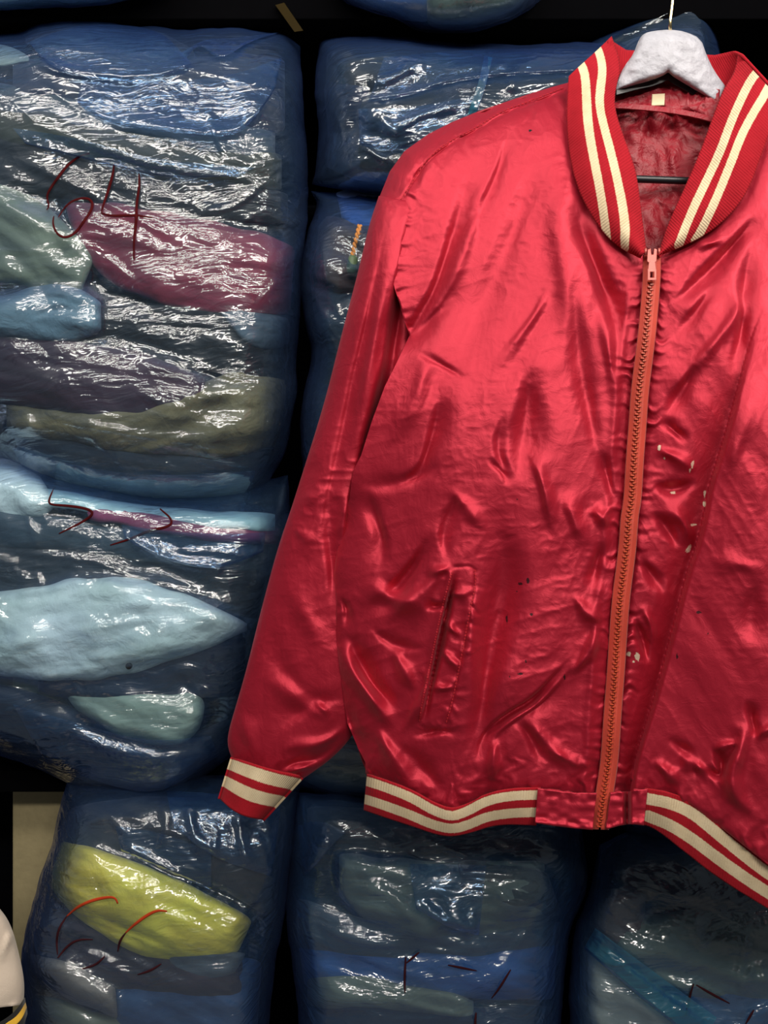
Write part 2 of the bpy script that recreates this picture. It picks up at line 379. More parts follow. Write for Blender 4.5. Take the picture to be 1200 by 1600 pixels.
BAGS = {}
def bag(key, label, name, top, right, bottom, left, Yf, D, garments, mat, ang=12, amp=1.0, seed=1, creases=(), group='blue bags of clothes on the rack', writing=(), nr=None, nc=None, px_=7, slump=0.0, flaps=()):
    rng = np.random.RandomState(seed)
    hgt = abs(A(bottom)[:, 1].mean() - A(top)[:, 1].mean()); wid = abs(A(right)[:, 0].mean() - A(left)[:, 0].mean())
    nr = nr or int(hgt / 2.4); nc = nc or int(wid / 2.4)
    def remap(n): r = np.linspace(-1, 1, n); return np.sign(r) * (1 - (1 - np.abs(r)) ** 1.35)
    S, T = np.meshgrid(remap(nc), remap(nr)); XY = coons(top, right, bottom, left, S, T); x, y = XY[..., 0], XY[..., 1]
    e = pill(S, px_) * pill(T, px_)
    Yc = Yf + D / 2
    base = Yc - (D / 2) * e + slump * (y - y.min()) / hgt
    B = Raster(x, y, base)
    # clothes
    made = []
    relief = None; gx, gy, gb = [], [], []
    for gi, g in enumerate(garments):
        gtop, gbot = A(g['t'], float), A(g['b'], float); x0, x1 = min(gtop[0, 0], gbot[0, 0]), max(gtop[-1, 0], gbot[-1, 0])
        n_u, n_v = int((x1 - x0) / 3.5) + 8, int(abs(gbot[:, 1].mean() - gtop[:, 1].mean()) / 3.0) + 12
        U, V = np.meshgrid(remap(n_u), remap(n_v)); u = (U + 1) / 2
        tx, ty = resample(gtop, u); bx, by = resample(gbot, u)
        el, er = g.get('el', .22), g.get('er', .22)     # rounded ends
        er_ = np.where(U < 0, 1 - el * (1 - pill(U, 9)), 1 - er * (1 - pill(U, 9)))
        mx, my, hx, hy = (tx + bx) / 2, (ty + by) / 2, (bx - tx) / 2, (by - ty) / 2
        gxx, gyy = mx + hx * V * er_, my + hy * V * er_ * 1.1
        Lq, Rq = smoothpoly(left, 2), smoothpoly(right, 2)
        xlo = np.interp(gyy, Lq[:, 1], Lq[:, 0]) + 15; xhi = np.interp(gyy, Rq[:, 1], Rq[:, 0]) - 15
        gxx = np.clip(gxx, xlo + 3 * (U > -1), xhi - 3 * (U < 1)) if not g.get('free') else gxx
        gyy = gyy + 3.5 * sn(gxx / 37, gi * 3.0 + V * .7, seed + gi)
        R = g.get('r', .022) * .62; bul = R * pill(V, 3.2) * (1 - .8 * (1 - pill(U, 12)))
        sd = seed * 7 + gi * 13; uu, vv = rot(gxx, gyy, g.get('a', 8))
        wr = .0030 * sn(uu / 95, vv / 20, sd) + .0020 * fac(uu / 50, vv / 15 + 3, sd + 1) + .003 * sn(uu / 60, vv / 34, sd + 2) + .0008 * fac(uu / 16, vv / 9, sd + 3)
        h = bul + wr * g.get('w', 1.0) + g.get('o', 0)
        for cr in g.get('folds', ()): h = h + fold(gxx, gyy, *cr[:1], cr[1] * .001, *cr[2:]) 
        yb = B(gxx, gyy)
        Yg = yb + .030 - h
        gx.append(gxx.ravel()); gy.append(gyy.ravel()); gb.append((h).ravel())
        made.append((g, gxx, gyy, Yg, B, pill(U, 4)))
    if gx:
        gR = Raster(np.concatenate([x.ravel()] + gx), np.concatenate([y.ravel()] + gy), np.concatenate([np.zeros(x.size)] + gb), 'max'); 
        tight = Raster(gR.x0 + 0 * x, y, x) if False else gR
        gs = Raster.__new__(Raster); gs.x0, gs.y0, gs.g = gR.x0, gR.y0, gR.g.copy(); gs.blur(5)
        gs.g = np.maximum(gs.g, gR.g - .004); gs.blur(1)
        relief = gs(x, y) * pill(S, 10) * pill(T, 10)
    else: relief = 0 * x
    cx = crumple(x, y, seed, ang, amp, rng)
    for c in creases: cx = cx * (1 - .8 * fold(x, y, c[0], 1.0, 4 * c[2] + 4, 2 * c[3] + 4, 'ridge', .2))
    for c in creases:
        if c[3] <= 9: cx = cx * (1 - .5 * fold(x, y, c[0], 1.0, 12, 12, 'ridge', .2))
        cx = cx + fold(x, y, c[0], c[1] / 6 * .00050 * (c[2] + c[3] * .6), c[2] * 1.3, c[3] * 1.3, 'ridge', .25)
    fade = (1 - (1 - e) ** 2)
    hfilm = relief * 1.0 - .018 + np.maximum(cx + .0035, -.004) * (.35 + .65 * fade)
    Yfilm = np.minimum(base - hfilm - .006, 9)
    Yfront = Yfilm
    xl, yl = x.copy(), y.copy()
    xs = x + 2.5 * sn(y / 47, x * 0 + seed, seed) * (np.abs(S) ** 6) + .8 * sn(y / 15, x * 0 + seed + 4, seed) * (np.abs(S) ** 8)
    ys = y + 3.0 * sn(x / 41, y * 0 + seed, seed + 2) * (np.abs(T) ** 6) + .8 * sn(x / 15, y * 0 + seed + 4, seed) * (np.abs(T) ** 8)
    Yback = Yc + (D / 2) * e * .9 + .02 + slump
    bx_, by_ = x.mean(), max(bottom[0][1], bottom[-1][1])
    r = root(name, P1(bx_, by_, Yc), label, 'bag', group)
    fo = closed_sheet('plastic_film', xs, ys, Yfront, np.maximum(Yback, Yfront + .01), mat, r)
    FR = Raster(x, y, Yfilm)
    for fi, (ft, fb, lift, *fm) in enumerate(flaps):        # loose folded-over film with a curled free edge
        n = int(max(np.hypot(*(A(ft)[-1] - A(ft)[0])), 40) / 2.5); uu_ = np.linspace(0, 1, n); ax_, ay_ = resample(ft, uu_); bx2_, by2_ = resample(fb, uu_); vv_ = np.linspace(0, 1, 34)[:, None]
        X_ = ax_ + (bx2_ - ax_) * vv_; Y_ = ay_ + (by2_ - ay_) * vv_
        up_ = lift * (vv_ ** 1.5) * (4 * uu_ * (1 - uu_)) ** .4; up_ = up_ - .006 * smooth((vv_ - .9) / .1)
        D_ = FR(X_, Y_) - .0035 - up_ - .0028 * fac(X_ / 40, Y_ / 18, seed + fi) * vv_ - .0014 * fac(X_ / 17, Y_ / 12, seed + fi + 5) * vv_
        sheet('loose_film', X_, Y_, D_, fm[0] if fm else LOOSE, r)
    for w in writing:
        pts = []
        for st in w['strokes']:
            n = max(6, int(sum(math.hypot(st[i + 1][0] - st[i][0], st[i + 1][1] - st[i][1]) for i in range(len(st) - 1)) / 3))
            sx, sy = resample(st, np.linspace(0, 1, n)); pts.append(at(sx, sy, FR(sx, sy) - .0028))
        for p in pts:
            tt = np.linspace(0, 1, len(p)); tube('marker_stroke', p, w.get('r', .0013) * (.45 + .75 * np.sin(np.pi * np.clip(tt * .9 + .07, 0, 1))), w['m'], fo, 6, .3)
    for g, gxx, gyy, Yg, B_, eu in made:
        back = np.maximum(Yg + .004, B_.g.min() + .030 + min(D * .55, .17) * (pill(np.linspace(-1, 1, gxx.shape[0]), 6)[:, None] * eu))
        o = closed_sheet(g.get('n', 'folded_garment'), gxx, gyy, Yg, back, g['m'], None)
        tag(o, g['l'], g.get('c', 'garment'), 'folded garments packed in the plastic bags')
    BAGS[key] = (r, FR, B)
    return r

def cl(name, rgb, **k): return cloth(name, rgb, **k)
C_char = cl('charcoal_cloth', (.020, .022, .030)); C_black = cl('black_cloth', (.007, .007, .009))
C_navy = cl('navy_cloth', (.014, .022, .055)); C_slate = cl('slate_cloth', (.065, .085, .11)); C_greyblue = cl('grey_blue_cloth', (.10, .14, .18))
C_olive = cl('dark_olive_cloth', (.045, .045, .028)); C_tan = cl('olive_tan_cloth', (.25, .20, .10), wrinkle=.010)
C_crim = cl('crimson_cloth', (.28, .022, .05)); C_maroon = cl('maroon_cloth', (.055, .018, .034)); C_sage = cl('sage_cloth', (.24, .27, .19))
C_steel = cl('steel_blue_fleece', (.16, .25, .31), wrinkle=.008); C_mint = cl('mint_white_cloth', (.82, .90, .82), wrinkle=.008); C_pale = cl('pale_grey_green_cloth', (.42, .47, .38))
C_mag = cl('magenta_cloth', (.26, .03, .09)); C_cyan = cl('pale_cyan_cloth', (.55, .74, .76)); C_yel = cl('yellow_cloth', (1.0, .80, .10), wrinkle=.006)
C_purp = cl('purple_grey_cloth', (.055, .045, .065)); C_blue = cl('blue_cloth', (.05, .12, .27)); C_brown = cl('brown_cloth', (.10, .045, .03))
C_grn = cl('grey_green_cloth', (.17, .20, .15)); C_camo = cl('camouflage_cloth', (.085, .09, .05), var=.6, scale=60); C_grey = cl('grey_cloth', (.32, .31, .27))
C_royal = cl('royal_blue_cloth', (.04, .12, .36))

BAND = film('turquoise_band_film', seed=8, thin=(.25, .55, .70), haze=.42, hazec=(.07, .36, .52))
LOOSE = film('folded_blue_film', seed=9, thin=(.62, .78, .95), haze=.08, hazec=(.12, .32, .62))
F1_ = film('blue_film', seed=1); F2_ = film('blue_film_two', seed=2, thin=(.76, .90, .96), haze=.08)
F3_ = film('blue_film_three', seed=3, thin=(.86, .89, .94), haze=.09); F6_ = film('mid_blue_film', seed=6, thin=(.80, .88, .95), haze=.16, hazec=(.14, .34, .60))
F4_ = film('dark_blue_film', seed=4, thin=(.62, .76, .9), deep=(.01, .05, .28), haze=.06)
F5_ = film('turquoise_film', seed=5, thin=(.78, .88, .92), deep=(.02, .2, .45), haze=.19)

def G(label, m, t, b, **k): return dict(l=label, m=m, t=t, b=b, **k)

# upper left bag
bag('A', 'large blue plastic bag marked 64 in red, top of the left stack', 'clothes_bag',
    [(-95, 62), (28, 55), (58, 32), (150, 28), (270, 45), (350, 38), (440, 48), (470, 75)],
    [(470, 75), (477, 200), (482, 330), (470, 450), (466, 560), (458, 660), (440, 725), (398, 786)],
    [(-95, 690), (0, 722), (70, 765), (180, 788), (300, 792), (398, 786)],
    [(-95, 62), (-115, 300), (-110, 500), (-95, 690)], 1.22, .34, [
    G('charcoal folded garment at the very top of the bag marked 64', C_char, [(40, 62), (120, 40), (230, 42), (300, 72)], [(40, 70), (120, 92), (240, 98), (310, 95)], r=.02),
    G('pale grey-green garment showing at the upper left edge beside the bag corner', C_pale, [(-80, 66), (0, 68), (46, 88)], [(-80, 98), (0, 102), (46, 98)], r=.015, er=.9),
    G('navy garment under the charcoal one in the bag marked 64', C_navy, [(20, 98), (200, 92), (445, 90)], [(20, 150), (200, 190), (445, 205)], r=.015),
    G('slate garment crossing the upper half of the bag marked 64', C_slate, [(-80, 118), (60, 140), (200, 168), (430, 205)], [(-80, 160), (60, 196), (200, 220), (430, 262)], r=.02, a=14),
    G('dark olive garment in the upper half of the bag marked 64', C_olive, [(-80, 160), (60, 176), (200, 205), (440, 240)], [(-80, 205), (60, 232), (200, 262), (440, 300)], r=.02, a=14, o=.004),
    G('black garment behind the red number 64', C_black, [(-80, 205), (100, 225), (260, 268), (450, 300)], [(-80, 280), (100, 310), (260, 330), (450, 352)], r=.02, a=16),
    G('pinkish-red garment folded below the number 64', C_crim, [(100, 312), (230, 330), (340, 352), (462, 385)], [(110, 350), (160, 440), (300, 482), (462, 492)], r=.03, a=16, o=.003, el=.5),
    G('sage garment slanting down the left side of the bag marked 64', C_sage, [(-90, 275), (0, 285), (80, 330), (150, 400)], [(-90, 420), (0, 430), (60, 450), (120, 470)], r=.024, a=32, o=.006, w=2),
    G('steel-blue fleece rolled up at the left of the bag marked 64', C_steel, [(-80, 470), (0, 472), (60, 448), (110, 445), (158, 470)], [(-80, 520), (0, 522), (70, 528), (120, 530), (158, 518)], r=.035, o=.012, folds=[([(40, 500), (90, 480), (130, 490)], -5, 4, 4), ([(50, 470), (80, 462), (120, 470)], -5, 4, 4)]),
    G('black garment stretching right of the rolled fleece', C_black, [(80, 478), (240, 478), (450, 492)], [(80, 545), (240, 560), (450, 600)], r=.02, a=8),
    G('pale blue-grey garment end at the right side above the olive-tan one', C_greyblue, [(340, 488), (400, 486), (458, 500)], [(380, 530), (410, 548), (458, 540)], r=.02, o=.006),
    G('maroon garment with a rounded folded end above the olive-tan layers', C_maroon, [(-85, 528), (60, 532), (200, 548), (322, 588)], [(-85, 610), (60, 640), (200, 650), (316, 636)], r=.032, a=10, o=.01),
    G('olive-tan jacket bulging at the lower right of the bag marked 64', C_tan, [(10, 628), (160, 640), (300, 610), (370, 580), (458, 598)], [(10, 670), (160, 700), (300, 712), (380, 706), (456, 690)], r=.034, a=-8, w=2.2, o=.004),
    G('slate garment lying on the bottom of the bag marked 64', C_slate, [(20, 680), (160, 702), (300, 716), (440, 700)], [(40, 735), (160, 765), (300, 772), (420, 760)], r=.026),
    ], F1_, ang=14, amp=1.0, seed=11, flaps=[([(45, 66), (100, 45), (170, 36), (250, 46), (290, 88)], [(50, 72), (70, 98), (120, 118), (230, 132), (300, 100)], .012),([(130, 118), (250, 128), (360, 120), (440, 90)], [(120, 160), (170, 196), (300, 212), (378, 216), (430, 140)], .010), ([(20, 200), (120, 215), (240, 250), (400, 262)], [(40, 225), (140, 250), (260, 280), (372, 274)], .006),([(280, 84), (320, 60), (360, 60), (440, 50)], [(288, 96), (310, 66), (346, 98), (380, 66)], .010), ([(20, 700), (120, 730), (250, 745), (400, 735)], [(66, 790), (130, 815), (260, 818), (380, 800)], .006)], writing=[dict(m=M_marker, r=.0017, strokes=[
        [(140, 240), (125, 243), (105, 258), (90, 278), (75, 300), (73, 310), (77, 322), (73, 328)],
        [(84, 338), (82, 350), (90, 368), (105, 372), (120, 362), (131, 346), (145, 325), (143, 312), (130, 309), (112, 314), (100, 325), (91, 340)],
        [(178, 255), (177, 270), (170, 295), (162, 318), (158, 333)], [(158, 333), (175, 338), (210, 336), (238, 340)],
        [(217, 272), (218, 290), (213, 320), (213, 345), (209, 375), (209, 405)]])],
    creases=[([(50, 196), (140, 225), (250, 262), (375, 273)], 8, 4, 16), ([(0, 235), (60, 262), (190, 330), (330, 400)], 5, 5, 12),
             ([(45, 66), (60, 100), (110, 118), (250, 130)], 7, 5, 10), ([(60, 62), (120, 40), (220, 42), (285, 90)], 6, 5, 8), ([(440, 50), (415, 80), (390, 116)], 7, 3, 8),
             ([(285, 90), (310, 62), (345, 95), (380, 60)], 7, 4, 7), ([(170, 195), (300, 210), (375, 215), (425, 140)], 7, 4, 12),
             ([(130, 498), (260, 502), (375, 512)], 6, 3, 6), ([(160, 482), (260, 484), (350, 490)], 4, 3, 5), ([(130, 526), (270, 562), (430, 612)], 6, 3, 7), ([(80, 552), (200, 580), (310, 600)], 4, 3, 6),
             ([(45, 645), (140, 668), (280, 690), (380, 702)], 6, 3, 8), ([(230, 690), (300, 704), (360, 712)], 5, 3, 5), ([(30, 640), (45, 660), (50, 670)], 5, 3, 5), ([(135, 730), (150, 745), (260, 748)], 5, 3, 6),
             ([(200, 600), (250, 635), (290, 640), (315, 605), (290, 565), (265, 560)], 5, 4, 7), ([(305, 335), (370, 325), (430, 270)], 6, 3, 8), ([(160, 395), (200, 440)], 6, 3, 5), ([(165, 400), (240, 470)], 5, 3, 5),
             ([(435, 430), (420, 455), (400, 475)], 7, 3, 6), ([(300, 110), (330, 200), (360, 262)], 5, 4, 10)])

# lower left bag
bag('B', 'large blue plastic bag with mint white jackets, under the bag marked 64', 'clothes_bag',
    [(-100, 705), (0, 702), (70, 722), (200, 755), (330, 765), (450, 742)],
    [(450, 742), (455, 850), (430, 950), (400, 1050), (375, 1175)],
    [(-100, 1145), (0, 1182), (54, 1202), (146, 1244), (235, 1264), (262, 1260), (300, 1228), (375, 1175)],
    [(-100, 705), (-118, 850), (-118, 1000), (-100, 1145)], 1.235, .34, [
    G('pale mint garment crumpled in the upper left corner of the lower left bag', C_mint, [(-90, 712), (0, 708), (40, 722), (60, 740)], [(-90, 800), (0, 812), (60, 812), (90, 790)], r=.03, w=2),
    G('pale cyan garment with its edge just under the bag marked 64', C_cyan, [(70, 765), (200, 788), (330, 800), (430, 805)], [(70, 790), (200, 806), (330, 828), (430, 828)], r=.02, o=.01),
    G('magenta folded garment just below the pale cyan one', C_mag, [(130, 786), (240, 798), (340, 822), (445, 826)], [(140, 812), (240, 830), (340, 848), (440, 850)], r=.022, o=.006),
    G('slate garment layered under the magenta one', C_slate, [(-90, 790), (60, 805), (200, 830), (420, 850)], [(-90, 850), (60, 852), (200, 874), (420, 900)], r=.02, a=10),
    G('dark charcoal garment above the mint white jacket', C_char, [(-90, 850), (60, 856), (200, 876), (420, 890)], [(-90, 928), (60, 925), (200, 930), (400, 968)], r=.02, a=10),
    G('mint white jacket with a dark snap button, widest layer of the lower left bag', C_mint, [(-90, 930), (0, 932), (150, 905), (230, 912), (320, 945), (386, 975)], [(-90, 1030), (0, 1048), (80, 1060), (200, 1052), (300, 1020), (386, 985)], r=.045, a=-6, o=.012, w=1.6, el=.3, folds=[([(20, 1000), (120, 975), (260, 955), (340, 955)], -7, 7, 14), ([(60, 1052), (200, 1030), (330, 1000)], -3, 2, 3)]),
    G('navy garment beneath the mint white jacket', C_navy, [(60, 1062), (150, 1060), (280, 1030), (385, 992)], [(60, 1085), (150, 1098), (280, 1092), (380, 1085)], r=.022, a=-10, o=.003),
    G('pale grey-green garment rolled near the bottom of the lower left bag', C_pale, [(95, 1075), (170, 1088), (250, 1085), (325, 1088)], [(120, 1110), (190, 1150), (260, 1168), (310, 1150)], r=.03, a=20, o=.006, w=1.8, er=.8),
    G('blue garment slumped across the bottom of the lower left bag', C_navy, [(-90, 1060), (40, 1075), (150, 1130), (250, 1175), (365, 1120)], [(-80, 1130), (50, 1180), (150, 1225), (250, 1240), (350, 1170)], r=.02, a=16),
    ], F2_, ang=12, amp=1.1, seed=22, flaps=[([(190, 820), (260, 830), (340, 835), (415, 832)], [(195, 842), (260, 878), (340, 892), (412, 862)], .008), ([(20, 1100), (120, 1130), (230, 1160), (330, 1150)], [(70, 1190), (160, 1225), (250, 1245), (340, 1180)], .010)], writing=[dict(m=M_marker, r=.0017, strokes=[
        [(83, 765), (75, 784), (80, 789), (105, 790), (138, 795), (147, 803), (130, 815), (110, 825), (92, 834)],
        [(250, 795), (270, 812), (265, 823), (230, 830), (205, 842), (172, 852)]])],
    creases=[([(190, 838), (230, 862), (290, 885), (360, 896)], 7, 3, 7), ([(272, 845), (300, 865), (340, 860), (385, 872), (415, 850)], 7, 3, 6), ([(200, 840), (250, 826), (310, 815)], 5, 3, 6),
             ([(10, 865), (120, 870), (230, 905), (340, 930)], 6, 3, 7), ([(90, 1125), (150, 1165), (250, 1190), (330, 1165)], 8, 6, 9), ([(270, 1215), (300, 1190), (330, 1168)], 5, 4, 8),
             ([(25, 905), (45, 906), (70, 903)], 5, 3, 4), ([(220, 985), (260, 960)], 4, 2, 4), ([(245, 1000), (300, 1000), (345, 985)], 4, 2, 4), ([(40, 800), (50, 830), (60, 860)], 5, 3, 5)])
# snap button of the mint jacket
FRb = BAGS['B'][1]

# bottom row
bag('C', 'blue plastic bag marked 66 with a bright yellow garment, bottom left', 'clothes_bag',
    [(102, 1222), (200, 1215), (330, 1210), (468, 1222)], [(468, 1222), (457, 1340), (446, 1420), (425, 1520), (415, 1650), (400, 1840)],
    [(55, 1840), (220, 1850), (400, 1840)], [(102, 1222), (85, 1305), (50, 1410), (30, 1480), (36, 1600), (55, 1840)], 1.215, .34, [
    G('charcoal garment above the yellow one in the bag marked 66', C_char, [(108, 1262), (200, 1250), (330, 1248), (456, 1262)], [(100, 1330), (200, 1345), (330, 1372), (445, 1440)], r=.022, a=16),
    G('bright yellow garment in the bag marked 66', C_yel, [(84, 1310), (150, 1330), (250, 1365), (330, 1405), (398, 1432)], [(80, 1392), (130, 1440), (200, 1480), (260, 1500), (368, 1492)], r=.036, a=20, o=.008, er=.4, folds=[([(125, 1415), (180, 1445), (240, 1470), (290, 1492)], -5, 3, 5)]),
    G('purple-grey garment below the yellow one', C_purp, [(60, 1395), (140, 1442), (240, 1496), (380, 1500)], [(45, 1500), (140, 1530), (260, 1560), (380, 1560)], r=.028, a=14, o=.002),
    G('pale grey garment bulging low in the bag marked 66', C_grey, [(45, 1492), (110, 1505), (180, 1545)], [(48, 1520), (110, 1562), (185, 1590)], r=.03, a=22, o=.01),
    G('blue garment at the lower right of the bag marked 66', C_blue, [(180, 1530), (280, 1510), (410, 1500)], [(180, 1640), (280, 1640), (400, 1640)], r=.025, o=-.002),
    G('grey-green garment at the bottom edge of the bag marked 66', C_grn, [(40, 1560), (120, 1575), (200, 1600)], [(48, 1700), (120, 1700), (220, 1700)], r=.03, o=.0),
    G('light blue-grey garment under the right end of the yellow one', C_greyblue, [(262, 1492), (320, 1484), (385, 1490)], [(265, 1515), (310, 1530), (365, 1520)], r=.02, o=.012),
    ], F3_, ang=24, amp=1.2, seed=33, flaps=[([(180, 1290), (250, 1300), (330, 1330)], [(190, 1330), (240, 1352), (330, 1392)], .006), ([(260, 1235), (340, 1240), (440, 1250)], [(270, 1290), (330, 1340), (425, 1370)], .010)], writing=[dict(m=M_marker_o, r=.0018, strokes=[
        [(184, 1412), (180, 1402), (165, 1402), (140, 1408), (120, 1418), (104, 1432)], [(261, 1424), (245, 1422), (225, 1433), (205, 1449), (196, 1458)]]),
        dict(m=M_marker_d, r=.0014, strokes=[[(104, 1432), (92, 1450), (88, 1470), (90, 1492)], [(90, 1497), (105, 1478), (122, 1468), (145, 1468)], [(164, 1494), (150, 1508), (128, 1514)],
        [(196, 1458), (187, 1470), (184, 1487)], [(252, 1506), (235, 1517), (215, 1523)]])],
    creases=[([(192, 1322), (230, 1340), (290, 1372)], 7, 3, 6), ([(225, 1290), (260, 1295), (290, 1310)], 6, 4, 6), ([(318, 1385), (335, 1330), (340, 1290)], 6, 4, 6), ([(440, 1360), (425, 1375), (415, 1340), (405, 1300)], 6, 4, 6),
             ([(222, 1360), (220, 1400), (224, 1412)], 5, 3, 4), ([(250, 1240), (262, 1290), (250, 1330)], 7, 4, 7), ([(290, 1250), (300, 1300), (320, 1350)], 7, 4, 7), ([(370, 1250), (375, 1310), (390, 1360)], 7, 4, 7), ([(130, 1290), (170, 1275), (230, 1282)], 7, 4, 7), ([(400, 1240), (420, 1300), (425, 1350)], 7, 4, 7), ([(160, 1262), (185, 1290), (200, 1310)], 6, 4, 6), ([(145, 1380), (165, 1372)], 5, 3, 4), ([(268, 1500), (310, 1490), (345, 1500)], 6, 3, 6), ([(340, 1480), (400, 1400), (446, 1350)], 5, 5, 9)])
bag('D', 'bluish plastic bag of grey-green clothes, middle of the bottom row', 'clothes_bag',
    [(462, 1236), (560, 1240), (720, 1250), (905, 1262)], [(905, 1262), (925, 1390), (893, 1441), (883, 1505), (878, 1600), (870, 1830)],
    [(475, 1830), (660, 1850), (870, 1830)], [(462, 1236), (452, 1360), (446, 1435), (459, 1530), (470, 1600), (475, 1830)], 1.215, .34, [
    G('black garment in the dark top of the middle bottom bag', C_black, [(480, 1262), (660, 1270), (895, 1290)], [(480, 1320), (660, 1335), (895, 1375)], r=.015),
    G('grey-green garment bulging in the upper half of the middle bottom bag', C_grn, [(530, 1335), (600, 1345), (690, 1352), (850, 1345)], [(530, 1400), (600, 1455), (700, 1465), (860, 1440)], r=.045, a=10, w=2, o=.004),
    G('olive garment at the upper right of the middle bottom bag', C_olive, [(715, 1345), (780, 1350), (855, 1365)], [(715, 1420), (790, 1430), (880, 1430)], r=.03, a=-10, o=.01),
    G('slate garment across the waist of the middle bottom bag', C_slate, [(462, 1400), (560, 1440), (700, 1460), (880, 1440)], [(465, 1480), (560, 1500), (700, 1500), (875, 1480)], r=.026, a=12),
    G('royal blue garment in the lower half of the middle bottom bag', C_royal, [(465, 1475), (600, 1490), (740, 1490), (878, 1470)], [(468, 1540), (600, 1545), (740, 1560), (875, 1560)], r=.028, a=12),
    G('sage green garment running diagonally in the middle bottom bag', C_sage, [(480, 1520), (600, 1528), (740, 1560)], [(480, 1570), (600, 1575), (740, 1592)], r=.026, a=18, o=.006),
    G('navy garment at the bottom edge of the middle bottom bag', C_navy, [(470, 1570), (640, 1580), (875, 1575)], [(476, 1700), (640, 1700), (872, 1700)], r=.028),
    ], F6_, ang=16, amp=1.5, seed=44, flaps=[([(640, 1350), (700, 1350), (760, 1352)], [(650, 1420), (700, 1450), (748, 1462)], .008), ([(465, 1290), (500, 1280), (540, 1300)], [(474, 1370), (495, 1350), (520, 1320)], .008)], writing=[dict(m=M_marker_d, r=.0014, strokes=[[(634, 1495), (632, 1530), (633, 1552)], [(655, 1488), (635, 1505)], [(700, 1508), (745, 1517)], [(798, 1515), (780, 1545), (768, 1560)], [(744, 1582), (742, 1600), (745, 1612)]])],
    creases=[([(528, 1340), (530, 1390), (560, 1430), (575, 1440)], 7, 4, 7), ([(475, 1362), (500, 1330), (515, 1305)], 8, 5, 9), ([(650, 1400), (690, 1440), (730, 1460)], 7, 5, 8), ([(730, 1425), (745, 1440), (735, 1460)], 7, 5, 7),
             ([(665, 1458), (700, 1440), (712, 1430)], 6, 3, 5), ([(860, 1400), (800, 1490), (770, 1520)], 6, 5, 9), ([(615, 1560), (680, 1580), (740, 1590)], 5, 4, 8), ([(690, 1400), (720, 1440), (745, 1480)], 8, 6, 10), ([(770, 1380), (800, 1420), (860, 1400)], 8, 6, 10), ([(500, 1450), (560, 1470), (640, 1480)], 6, 5, 9), ([(560, 1380), (620, 1400), (660, 1450)], 7, 6, 10), ([(480, 1400), (485, 1470), (500, 1560)], 6, 5, 8)])
bag('E', 'blue plastic bag of grey clothes, right end of the bottom row', 'clothes_bag',
    [(935, 1318), (1000, 1290), (1100, 1290), (1290, 1300)], [(1290, 1300), (1310, 1500), (1300, 1840)], [(880, 1840), (1080, 1850), (1300, 1840)],
    [(935, 1318), (918, 1405), (893, 1454), (888, 1600), (880, 1840)], 1.215, .34, [
    G('black garment at the top of the right-hand bottom bag', C_black, [(945, 1330), (1080, 1340), (1280, 1350)], [(935, 1405), (1080, 1425), (1280, 1430)], r=.02),
    G('brown garment pressed against the upper left of the right-hand bottom bag', C_brown, [(925, 1400), (960, 1392), (1010, 1405)], [(920, 1455), (960, 1490), (1000, 1500)], r=.03, w=2, o=.006),
    G('grey-green garment in the middle of the right-hand bottom bag', C_grn, [(960, 1440), (1030, 1430), (1120, 1430), (1270, 1440)], [(960, 1500), (1040, 1545), (1120, 1560), (1280, 1560)], r=.038, a=14, w=2, o=.004),
    G('pale grey garment low at the left of the right-hand bottom bag', C_grey, [(900, 1462), (960, 1500), (1060, 1575)], [(892, 1620), (960, 1640), (1080, 1650)], r=.034, a=36, w=2, o=.004),
    G('blue garment at the bottom right of the right-hand bottom bag', C_blue, [(1040, 1540), (1120, 1535), (1280, 1540)], [(1060, 1700), (1120, 1700), (1280, 1700)], r=.03),
    ], F5_, ang=34, amp=1.3, seed=55, flaps=[([(930, 1450), (1010, 1510), (1120, 1590)], [(912, 1482), (990, 1550), (1095, 1635)], .006, BAND)], writing=[dict(m=M_marker_d, r=.0015, strokes=[[(1071, 1588), (1078, 1555), (1084, 1537)], [(1088, 1539), (1110, 1552), (1140, 1568)], [(1178, 1578), (1165, 1600)]])],
    creases=[([(925, 1470), (1000, 1530), (1080, 1590), (1110, 1610)], 8, 12, 3), ([(1164, 1440), (1160, 1500), (1150, 1550)], 8, 4, 6), ([(1183, 1500), (1165, 1530), (1150, 1560)], 7, 4, 6), ([(1183, 1500), (1200, 1540)], 7, 4, 6),
             ([(1060, 1550), (1090, 1537)], 6, 4, 6), ([(1080, 1430), (1090, 1470), (1110, 1480)], 7, 6, 9)])

